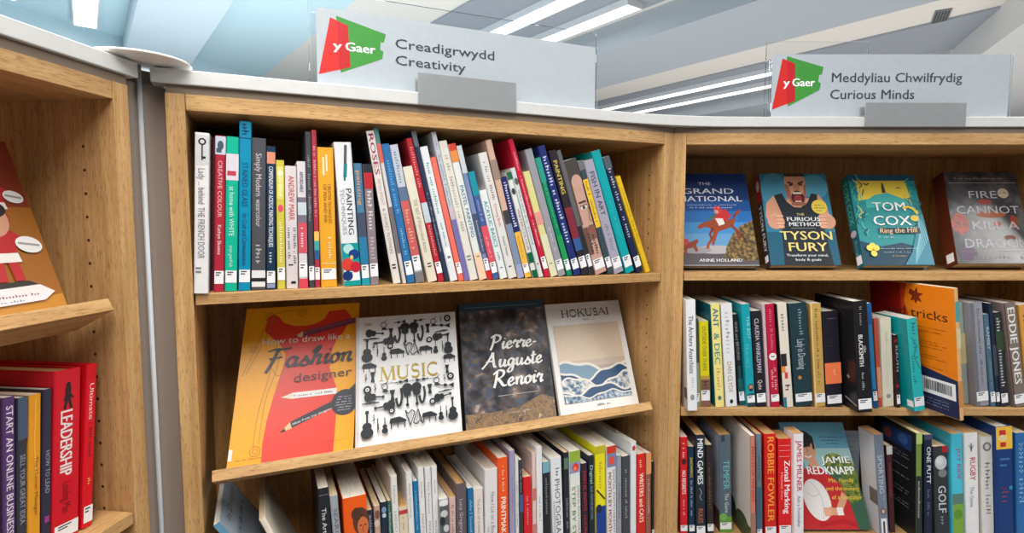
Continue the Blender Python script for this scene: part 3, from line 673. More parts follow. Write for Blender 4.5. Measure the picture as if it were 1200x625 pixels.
# ---- bottom row of the middle bookcase (tops seen from above)
S_ = {'slip': (.05, .13)}
LOWER = [
 (256, 266, 250, 617, (172, 196, 208), 'pale blue book slumped against the left panel of the bottom row', {'lean': 33, 'dep': .2, 'front': lambda A: (A.rect(.004, .004, .996, .996, (150, 162, 176)), A.text('In Dreams', .2, .9, .9, .05, (50, 56, 76), 0, .25), A.row(.2, .9, .8, .03, (50, 56, 76), 12)), 'art': [('r', 0, .9, 1, 1, (96, 150, 180))]}),
 (281, 292, 276, 618, (232, 222, 204), 'cream backed book slumped beside the pale blue one, bottom row', {'lean': 24, 'dep': .19, 'pages': 'c'}),
 (318, 336, 315, 584, (32, 34, 40), 'black book first upright in the bottom row, reading The Art', {'dep': .19, 'art': [('r', .1, .95, .9, .953, (150, 150, 150)), ('d', 'The Art of', .45, .86, .62, .42, W_)]}),
 (337, 350, 332, 593, (160, 166, 174), 'pale grey book between the black and the broad orange ones, bottom row', {'dep': .18, 'pages': 'c', 'art': [('d', 'SEARCHING', .55, .9, .5, .5, (90, 96, 104))]}),
 (353, 391, 351, 595, (238, 92, 10), 'thick orange book with a curly haired face on its spine', {'dep': .185, 'd': .002, 'art': [('e', .72, .80, .34, .62, (92, 56, 40)), ('e', .80, .755, .24, .44, (206, 110, 60)), ('e', .70, .765, .05, .03, (60, 34, 26)), ('e', .90, .765, .05, .03, (60, 34, 26)), ('e', .55, .86, .22, .3, (80, 50, 36)), ('l', [(.8, .76), (.78, .72), (.84, .715)], .03, (120, 60, 40))]}),
 (394.5, 403, 393, 606.6, (36, 46, 66), 'short navy spine just right of the thick orange book', {'pages': 'c', 'art': [('m', .5, .95, .5, .4, (190, 196, 206))]}),
 (404, 413.4, 402.8, 601, (190, 160, 138), 'short tan patterned spine, second right of the thick orange book', {'pages': 'c', 'art': [('e', .5, .92, .4, .8, (120, 80, 70)), ('e', .4, .84, .4, .6, (210, 196, 180))]}),
 (414.6, 425, 413.3, 596, (34, 42, 62), 'navy book with a pale blue picture, left of the thin green one', {'art': [('e', .5, .93, .36, .5, (120, 146, 180)), ('e', .5, .88, .3, .36, (200, 206, 216))]}),
 (426.4, 433, 424.6, 593.7, (54, 96, 80), 'thin dark green book left of the first tall white one', {'pages': 'c', 'art': [('m', .5, .96, .6, .4, (200, 214, 206))]}),
 (435, 445, 429, 564.5, (228, 226, 222), 'first tall white book from the left, right of the green one', {'art': [('d', 'Fabulous', .5, .93, .8, .34, (150, 150, 150)), ('d', 'HIDDEN', .5, .74, .5, .4, (170, 170, 170))]}),
 (447.5, 461, 446, 600, (222, 204, 178), 'short beige book with red lettering, low between two tall whites', {'dep': .17, 'pages': 't', 'art': [('r', 0, .93, 1, .97, (186, 60, 60)), ('m', .5, .9, .6, .3, (150, 130, 110))]}),
 (461.5, 471, 457.4, 558, (230, 228, 226), 'tall white book just left of the bright blue one, bottom row', {'art': [('d', 'Artist Quarterly', .5, .92, .66, .3, (140, 140, 144))]}),
 (471.2, 478.6, 468, 567.8, (20, 116, 170), 'bright blue book between two tall whites, bottom row', {'art': [('m', .5, .92, .6, .36, (150, 200, 226)), ('m', .5, .55, .3, .55, (190, 220, 236))]}),
 (479, 488, 475.3, 551.6, (230, 228, 226), 'tall white book just right of the bright blue one, bottom row', {'art': [('d', 'Studio', .5, .9, .78, .3, (150, 150, 154)), ('d', 'MAKING', .5, .66, .5, .4, (150, 150, 154))]}),
 (488.2, 497.6, 485, 551.4, (226, 226, 226), 'middle one of three tall whites right of the bright blue book', {'art': [('d', 'The Practical', .5, .9, .66, .3, (150, 150, 154)), ('d', 'MARKS', .5, .6, .48, .4, (150, 150, 154))]}),
 (498, 506.4, 495, 549.4, (232, 230, 228), 'right one of three tall whites, left of the black and white photo book', {'art': [('d', 'Guide', .5, .9, .8, .3, (150, 150, 154)), ('d', 'WILD', .5, .6, .5, .4, (150, 150, 154))]}),
 (507, 521, 505.6, 588, (190, 192, 196), 'short grey book with a black and white photograph', {'dep': .17, 'd': .004, 'art': [('r', 0, .5, 1, .93, (90, 92, 94)), ('e', .5, .85, .4, .4, (200, 200, 200)), ('e', .3, .78, .3, .5, (40, 42, 44)), ('e', .7, .7, .3, .4, (200, 200, 202)), ('e', .4, .62, .4, .3, (50, 52, 54)), ('e', .5, .96, .5, .35, (232, 232, 234))]}),
 (521.4, 531, 520.5, 585, (214, 180, 172), 'short pinkish book with tan pages, left of the brown grey one', {'pages': 't', 'art': [('m', .5, .92, .55, .4, (150, 100, 96))]}),
 (533.4, 547.6, 532.4, 569, (98, 86, 90), 'broad brown grey book with tan page tops', {'kind': 'hardback_book', 'pages': 't', 'dep': .19, 'art': [('d', 'Lucy Gregory', .5, .86, .55, .32, (200, 190, 190))]}),
 (549, 556, 548, 573, (28, 110, 160), 'narrow bright blue book between the brown grey and the thick white books', {'art': [('m', .5, .9, .5, .4, (170, 206, 226))]}),
 (556.4, 567.6, 555, 574, (228, 216, 212), 'pinkish white book left of the broad white one, bottom row', {'art': [('d', 'The Art of Inventing', .5, .9, .5, .32, (150, 140, 140))]}),
 (568.6, 584, 568, 551.6, (226, 222, 222), 'broad white book left of the orange printmaking one', {'kind': 'hardback_book', 'dep': .2, 'art': [('d', 'How I Lie on a Beach', .62, .80, .40, .3, (120, 118, 122)), ('m', .3, .5, .3, .2, (170, 160, 164))]}),
 (584.6, 596.6, 583, 537.5, (238, 88, 28), 'orange book reading Printmaking in white', {'dep': .2, 'art': [('m', .5, .93, .72, .24, (250, 210, 180)), ('d', 'PRINTMAKING', .5, .68, .28, .5, (246, 236, 226), .015)]}),
 (598, 604.4, 597, 529, (158, 152, 186), 'thin lilac book right of the orange printmaking one', {'art': [('m', .5, .8, .5, .3, (120, 114, 150))]}),
 (604.8, 608.8, 603.7, 536, (224, 222, 216), 'very thin white book between lilac and charcoal ones, bottom row', {'pages': 'c', 'art': [('m', .5, .8, .4, .4, (130, 150, 140))]}),
 (609.2, 613.6, 608, 539.7, (56, 60, 68), 'very thin charcoal book left of the bright red one, bottom row', {'art': [('r', 0, .55, 1, .7, (70, 90, 140)), ('m', .5, .93, .72, .5, (150, 150, 154))]}),
 (614.6, 624, 613.4, 560, (214, 26, 32), 'bright red book, shorter than the whites beside it, bottom row', {'pages': 'c', 'art': [('m', .5, .8, .5, .3, (240, 160, 150))]}),
 (624.6, 629, 623.5, 531, (226, 196, 190), 'very thin pinkish book right of the bright red one', {'pages': 'c', 'art': [('r', 0, .6, 1, .7, (206, 110, 100)), ('r', 0, .3, 1, .4, (206, 120, 110))]}),
 (629.8, 637, 628, 525, (230, 230, 230), 'tall white book left of the black one with a blue top', {'dep': .2, 'art': [('m', .5, .6, .4, .3, (140, 140, 146))]}),
 (637.6, 646, 635.8, 542.6, (34, 36, 42), 'black book with a pale blue top, left of the photography one', {'art': [('r', 0, .9, 1, 1, (120, 170, 186)), ('m', .5, .85, .5, .36, (150, 150, 156))]}),
 (648, 661, 645, 538, (228, 230, 232), 'white book reading Photography in grey capitals', {'dep': .2, 'art': [('m', .6, .93, .82, .34, (90, 96, 110)), ('d', 'PHOTOGRAPHY', .55, .80, .12, .46, (96, 100, 108)), ('m', .22, .6, .2, .2, (150, 150, 156))]}),
 (662.4, 668.4, 660.6, 531, (36, 40, 46), 'thin black book between the photography and step by step ones', {'pages': 'c', 'art': [('r', 0, .85, 1, .95, (90, 120, 100)), ('m', .5, .6, .3, .4, (160, 160, 160))]}),
 (669, 681.6, 667, 530, (226, 228, 222), 'white book reading Step by Step with a green top and red flower', {'dep': .2, 'art': [('r', 0, .90, 1, 1, (150, 176, 60)), ('r', 0, .80, 1, .90, (140, 150, 186)), ('e', .55, .85, .3, .36, (224, 64, 50)), ('e', .5, .84, .14, .16, (250, 140, 90)), ('d', 'STEP BY STEP', .34, .68, .14, .34, (110, 130, 60), .015), ('d', 'DIGITAL PHOTOGRAPHY', .78, .68, .14, .2, (120, 120, 124))]}),
 (683, 690, 681.5, 544, (46, 34, 44), 'black book with red lettering, left of the digital handbook', {'art': [('d', 'DIGITAL PHOTO', .5, .92, .5, .5, (190, 50, 76), .01), ('m', .5, .45, .2, .45, (190, 50, 70))]}),
 (690.8, 697.6, 689.6, 534.5, (24, 36, 46), 'narrow black book reading Digital Handbook, left of the yellow one', {'art': [('d', 'Digital', .5, .90, .72, .5, (170, 206, 216), .01), ('d', 'SLR HANDBOOK', .5, .70, .36, .46, (130, 150, 176))]}),
 (698.6, 710.4, 697.7, 524, (232, 222, 20), 'yellow book turning blue below, bottom row', {'dep': .2, 'art': [('r', 0, .93, 1, 1, (190, 180, 40)), ('m', .5, .85, .6, .3, (200, 160, 60)), ('l', [(.1, .6), (.9, .5)], .14, (60, 40, 30)), ('r', 0, 0, 1, .44, (24, 60, 140)), ('e', .3, .42, .3, .4, (30, 40, 70))], 'slip': (.05, .12)}),
 (712, 723, 711, 524, (228, 226, 224), 'white book reading Month by Month with a red top', {'dep': .2, 'art': [('r', 0, .93, 1, 1, (206, 60, 30)), ('r', 0, .80, 1, .93, (120, 130, 170)), ('e', .5, .86, .3, .4, (224, 80, 60)), ('d', 'MONTH BY MONTH', .3, .75, .16, .36, (150, 60, 40), .015), ('d', 'DIGITAL PHOTOGRAPHY', .74, .77, .16, .22, (90, 96, 110))]}),
 (723.5, 729, 723, 534.5, (150, 154, 166), 'thin blue grey book right of the month by month one', {'art': [('m', .5, .7, .3, .4, (90, 96, 110))]}),
 (729.4, 739, 729, 535.7, (66, 68, 74), 'charcoal book left of the tall thin white one near the right panel', {'dep': .19, 'art': [('m', .5, .85, .3, .3, (170, 172, 178))]}),
 (739.4, 746, 739.5, 519, (226, 228, 230), 'tall thin white book left of the red one by the right panel', {'dep': .21, 'art': [('e', .5, .94, .3, .4, (200, 60, 50))]}),
 (747, 756.8, 747, 533, (214, 34, 22), 'red book with white lettering, third from the right panel, bottom row', {'art': [('m', .4, .93, .84, .3, (250, 200, 180)), ('d', 'WRITERS and CATS', .5, .78, .22, .5, (250, 236, 220), .012)], 'dep': .17}),
 (757.2, 763.2, 757, 532, (150, 92, 70), 'brown book with an orange top, second from the right panel, bottom row', {'art': [('r', 0, .76, 1, 1, (226, 150, 96)), ('m', .5, .7, .3, .4, (210, 180, 160))], 'dep': .16}),
 (763.8, 771, 764, 541.5, (30, 28, 34), 'black book touching the right panel, last of the bottom row', {'art': [('m', .5, .85, .4, .3, (150, 60, 60))], 'dep': .14, 'slip': (.05, .12)}),
]
row_of_books(FC, Z_S3, LOWER, 'art and photography books on the bottom row', -BAY_W + .028, -.0275, 625, d0=.008, dep=.175)

# ---- second shelf of the right bookcase
SL = (.05, .14)
SECOND = [
 (804, 816, 801.5, 352, (226, 226, 228), 'white book pushed over the shelf edge at the left end, right bookcase', {'d': -.018, 'kind': 'hardback_book', 'dep': .16, 'back': lambda A: (A.rect(.004, .004, .996, .996, (206, 196, 190)), A.rect(.86, .10, .99, .2, (120, 96, 84))), 'art': [('d', 'The Archers Anarchists', .5, .86, .34, .5, (70, 72, 80), .008), ('m', .6, .3, .2, .3, (190, 190, 196)), ('e', .5, .12, .2, .3, (140, 140, 146))]}),
 (815.5, 820.6, 813.5, 374, (66, 84, 74), 'thin sage green book between the white and yellow ones, right bookcase', {'d': .015, 'art': [('r', 0, 0, 1, .5, (150, 160, 136))], 'slip': (.05, .15)}),
 (821, 833, 818, 377, (222, 206, 24), 'yellow book with a brown picture foot, second shelf, right bookcase', {'d': .012, 'art': [('d', 'OUTSIDE OVER THERE', .5, .94, .42, .4, (110, 104, 30)), ('r', 0, 0, 1, .36, (130, 92, 78)), ('m', .5, .3, .15, .7, (96, 62, 52)), ('r', 0, .32, 1, .36, (180, 150, 60))], 'slip': (.07, .19)}),
 (838.6, 849.5, 832.7, 356.8, (230, 216, 132), 'pale yellow book with blue and green capitals and teal side, second shelf', {'d': .006, 'back': side((0, 96, 110)), 'art': [('d', 'ANT', .5, .96, .78, .62, (0, 110, 140), .02), ('d', '& DEC', .5, .72, .42, .62, (60, 140, 130), .02), ('m', .5, .38, .15, .4, (220, 160, 90)), ('e', .5, .09, .2, .25, (80, 110, 110))]}),
 (851, 864.6, 844.7, 356.8, (222, 222, 224), 'white book with brown lettering low down, left of the thin black one', {'art': [('m', .5, .92, .5, .44, (190, 192, 196)), ('d', 'DAN CLYDE', .5, .44, .14, .42, (170, 140, 100)), ('e', .5, .05, .14, .2, K_)]}),
 (866.7, 873.6, 858, 368.8, (24, 34, 38), 'dark book with grey green lettering left of the aqua one with a face', {'d': .02, 'art': [('d', 'WAR and BEYOND', .5, .92, .5, .5, (150, 150, 150)), ('r', 0, .0, 1, .3, (20, 80, 90)), ('m', .5, .45, .2, .4, (30, 130, 130))], 'slip': (.05, .15)}),
 (874, 886, 866.7, 356.8, (20, 152, 164), 'aqua book with a small bearded man at its foot', {'art': [('d', 'THE BOY', .66, .88, .66, .36, (150, 216, 220)), ('d', 'TRAVELS', .35, .62, .38, .36, (90, 190, 196)), ('r', 0, 0, 1, .12, (40, 60, 70)), ('e', .55, .19, .33, .42, (60, 40, 32)), ('e', .55, .19, .23, .30, (186, 130, 100)), ('e', .55, .165, .2, .18, (50, 34, 30)), ('e', .55, .10, .42, .4, (30, 70, 80))], 'slip': (.04, .11)}),
 (887, 899, 880, 365, (30, 28, 40), 'black book with pale capitals right of the aqua one', {'art': [('d', 'CLAUDIA WINKLEMAN', .5, .92, .36, .44, (196, 190, 200), .008), ('d', 'Quite', .5, .28, .18, .44, (214, 206, 200))], 'slip': (.045, .14)}),
 (899.4, 903, 893, 356.8, (196, 170, 176), 'very thin pinkish grey book left of the crimson one, right bookcase', {'art': []}),
 (903.4, 914.5, 895.5, 356.8, (182, 22, 58), 'crimson book with a white round badge, second shelf, right bookcase', {'art': [('m', .5, .95, .55, .3, (226, 130, 150)), ('e', .5, .49, .42, .42, (236, 232, 232)), ('r', .3, .485, .7, .495, K_), ('m', .35, .38, .16, .3, (240, 190, 200)), ('m', .68, .38, .16, .3, (240, 190, 200))], 'slip': (.05, .12)}),
 (919, 930.6, 910.6, 356.4, (220, 210, 196), 'cream book with black and orange scraps, right of the crimson one', {'d': .004, 'back': side((40, 36, 40)), 'art': [('m', .5, .9, .72, .4, (140, 130, 120)), ('r', 0, .40, .6, .52, (40, 36, 40)), ('r', 0, .34, .4, .4, (226, 140, 60)), ('r', .3, .28, .6, .34, (200, 60, 60)), ('m', .5, .22, .06, .5, (90, 80, 80)), ('r', 0, 0, .3, .1, (0, 120, 140))]}),
 (932, 954, 923.8, 356.4, (30, 56, 64), 'broad dark teal book with silver script and a small gold mark', {'kind': 'hardback_book', 'art': [('m', .6, .94, .68, .2, (140, 160, 164)), ('d', 'Lady in Dressing', .55, .65, .36, .5, (180, 192, 194)), ('e', .36, .28, .1, .1, (190, 130, 60)), ('l', [(.3, .3), (.42, .27)], .05, (190, 130, 60))], 'slip': (.045, .125)}),
 (955.5, 968.4, 949.6, 356.4, (196, 158, 84), 'gold book left of the black one with an orange band', {'art': [('m', .5, .95, .2, .3, (150, 116, 60)), ('r', 0, 0, .12, 1, (226, 200, 140))], 'slip': (.04, .13)}),
 (969, 988.4, 963.4, 365.6, (30, 26, 38), 'black book with a broad orange band', {'kind': 'hardback_book', 'art': [('r', 0, .24, 1, .46, (238, 124, 74)), ('d', 'the art of', .6, .39, .33, .2, (250, 214, 180)), ('m', .5, .7, .62, .3, (60, 54, 66)), ('r', .3, .92, .8, .925, (110, 100, 110))], 'slip': (.03, .12)}),
 (1005.6, 1023.4, 999, 353.8, (24, 22, 26), 'black book pulled well forward of the shelf edge, white title on spine', {'d': -.034, 'free': 1, 'kind': 'hardback_book', 'dep': .16, 'back': lambda A: (A.rect(.004, .004, .996, .996, (26, 24, 28)), A.line([(.3, .95), (.7, .80)], .01, (60, 58, 62)), A.line([(.5, .95), (.8, .86)], .01, (60, 58, 62)), A.text('S', .8, .28, .86, .03, (200, 200, 200), 40), A.line([(.7, .10), (.98, .06)], .02, (150, 150, 150))), 'art': [('m', .5, .95, .78, .18, (150, 150, 154)), ('d', 'BLACKSMITH', .42, .70, .42, .3, (222, 222, 224), .02), ('d', 'tales', .7, .60, .54, .2, (200, 200, 200)), ('m', .45, .36, .2, .16, (190, 190, 190))], 'slip': (.03, .125)}),
 (1024, 1029.4, 1015.5, 355.9, (40, 130, 184), 'narrow sky blue spine touching the black book pulled forward', {'d': .0, 'art': [('r', 0, 0, 1, .18, (20, 80, 130)), ('r', 0, .8, 1, 1, (30, 90, 150))], 'slip': (.07, .16), 'dep': .15}),
 (1029.8, 1034.6, 1024, 373.6, (196, 84, 56), 'very thin rust book between sky blue and cream ones', {'art': [('r', 0, .1, 1, .45, (220, 150, 120))], 'dep': .1}),
 (1034.9, 1048.6, 1030.7, 373.6, (226, 218, 196), 'cream white spine left of the aqua green book, second shelf', {'art': [('m', .5, .85, .2, .2, (214, 204, 180)), ('e', .5, .12, .2, .2, (150, 150, 160))], 'dep': .085}),
 (1049.2, 1055, 1044.5, 393, (52, 24, 26), 'short thin black and red spine wedged beside the aqua green book', {'art': [('d', 'SLEUTH', .6, .86, .5, .5, (206, 190, 190)), ('e', .4, .92, .4, .5, (150, 30, 34)), ('e', .4, .3, .4, .5, (150, 30, 34))], 'slip': (.05, .18), 'dep': .02, 'd': .003}),
 (1072, 1086, 1061, 374, (40, 184, 186), 'aqua green book turned so its darker side shows, by the orange book', {'d': -.024, 'yaw': 5, 'free': 1, 'dep': .10, 'back': lambda A: (A.rect(.004, .004, .996, .996, (0, 138, 142)), A.rect(.80, .04, .98, .11, (226, 230, 230))), 'art': [('m', .6, .95, .55, .4, (20, 130, 150)), ('l', [(.3, .8), (.7, .7), (.4, .6), (.8, .45)], .12, (20, 140, 150)), ('m', .3, .6, .3, .3, (20, 120, 140))], 'slip': (.05, .15)}),
 (1125.5, 1131, 1115.6, 338, (214, 166, 110), 'large orange book jutting out of the second shelf, barcode on its back', {'d': -.085, 'yaw': 9, 'free': 1, 'dep': .235, 'back': 'TRICKS', 'art': [('r', 0, .75, 1, .9, (80, 150, 150)), ('r', 0, .1, 1, .3, (190, 130, 70)), ('r', 0, .55, 1, .7, (206, 190, 150))]}),
 (1127.5, 1136.5, 1119.5, 356, (150, 166, 156), 'sage grey spine behind the jutting orange book', {'d': .03, 'art': [('r', 0, .4, 1, .7, (196, 186, 140))], 'dep': .13}),
 (1138.5, 1158, 1127.7, 356, (142, 144, 156), 'broad lilac grey spine right of the jutting orange book', {'kind': 'hardback_book', 'art': [('m', .62, .94, .5, .22, (90, 90, 104)), ('m', .62, .45, .2, .2, (110, 110, 124)), ('r', 0, 0, .3, 1, (110, 112, 122))], 'slip': (.05, .14)}),
 (1159.4, 1167.4, 1146, 369.6, (74, 104, 126), 'steel blue book right of the broad lilac grey one', {'art': [('d', 'RAMSEY', .5, .86, .62, .5, (190, 204, 214)), ('m', .5, .5, .2, .4, (130, 156, 176))], 'slip': (.05, .16)}),
 (1167.8, 1172.6, 1158, 356, (30, 40, 62), 'thin navy book right of the steel blue one', {'art': [('r', 0, .3, 1, .6, (60, 66, 80))], 'slip': (.05, .14)}),
 (1173, 1182.6, 1162, 367, (40, 44, 52), 'charcoal book with stacked white lettering left of the taupe one', {'art': [('m', .5, .94, .2, .55, (196, 200, 190)), ('r', 0, .6, 1, .8, (50, 70, 50))], 'slip': (.04, .14)}),
 (1189, 1204, 1175.7, 356, (120, 108, 104), 'taupe book with huge bold white capitals near the right edge, second shelf', {'d': .006, 'kind': 'hardback_book', 'art': [('d', 'EDDIE JONES', .55, .95, .22, .6, (226, 222, 216), .03), ('r', 0, 0, .12, 1, (90, 60, 50))], 'slip': (.03, .12)}),
 (1205, 1219, 1194, 358, (206, 150, 70), 'amber book cut by the right edge of the photo', {'art': [('m', .5, .9, .3, .5, (120, 80, 40))]}),
]
def tricks_back(A):
    A.rect(.004, .30, .996, .996, (226, 122, 16))
    A.rect(.004, .30, .40, .996, (150, 24, 16))
    A.poly([(.40, .30), (.47, .30), (.43, .5), (.5, .7), (.44, .85), (.48, .996), (.40, .996)], (190, 60, 16))
    A.poly([(.004, .004), (.996, .004), (.996, .30), (.5, .36), (.004, .34)], (36, 40, 74))
    A.poly([(.50, .92), (.54, .90), (.52, .86), (.56, .87), (.58, .84), (.60, .87), (.65, .86), (.62, .90), (.67, .93), (.61, .93), (.60, .98), (.57, .94), (.52, .96)], (120, 40, 20))
    A.text('and tricks', .20, .735, .92, .075, (62, 34, 22))
    for k, y in enumerate((.66, .63, .55, .53, .505, .44, .42, .35)): A.row(.47, .90 - .05 * (k % 3), y, .010, (120, 60, 20), 34)
    A.rect(.57, .14, .97, .27, (232, 232, 234))
    rnd = random.Random(3)
    x = .63
    while x < .93:
        w = rnd.choice((.004, .007, .010)); A.rect(x, .17, x + w, .25, K_); x += w + rnd.choice((.004, .007))
    for y in (.10, .075, .05): A.row(.52, .9, y, .010, (150, 160, 190), 26)
for t in SECOND:
    if t[6].get('back') == 'TRICKS': t[6]['back'] = tricks_back
row_of_books(FR, Z_S2, SECOND, 'life story books on the second shelf', .028, BAY_W - .028, d0=.010, dep=.16)

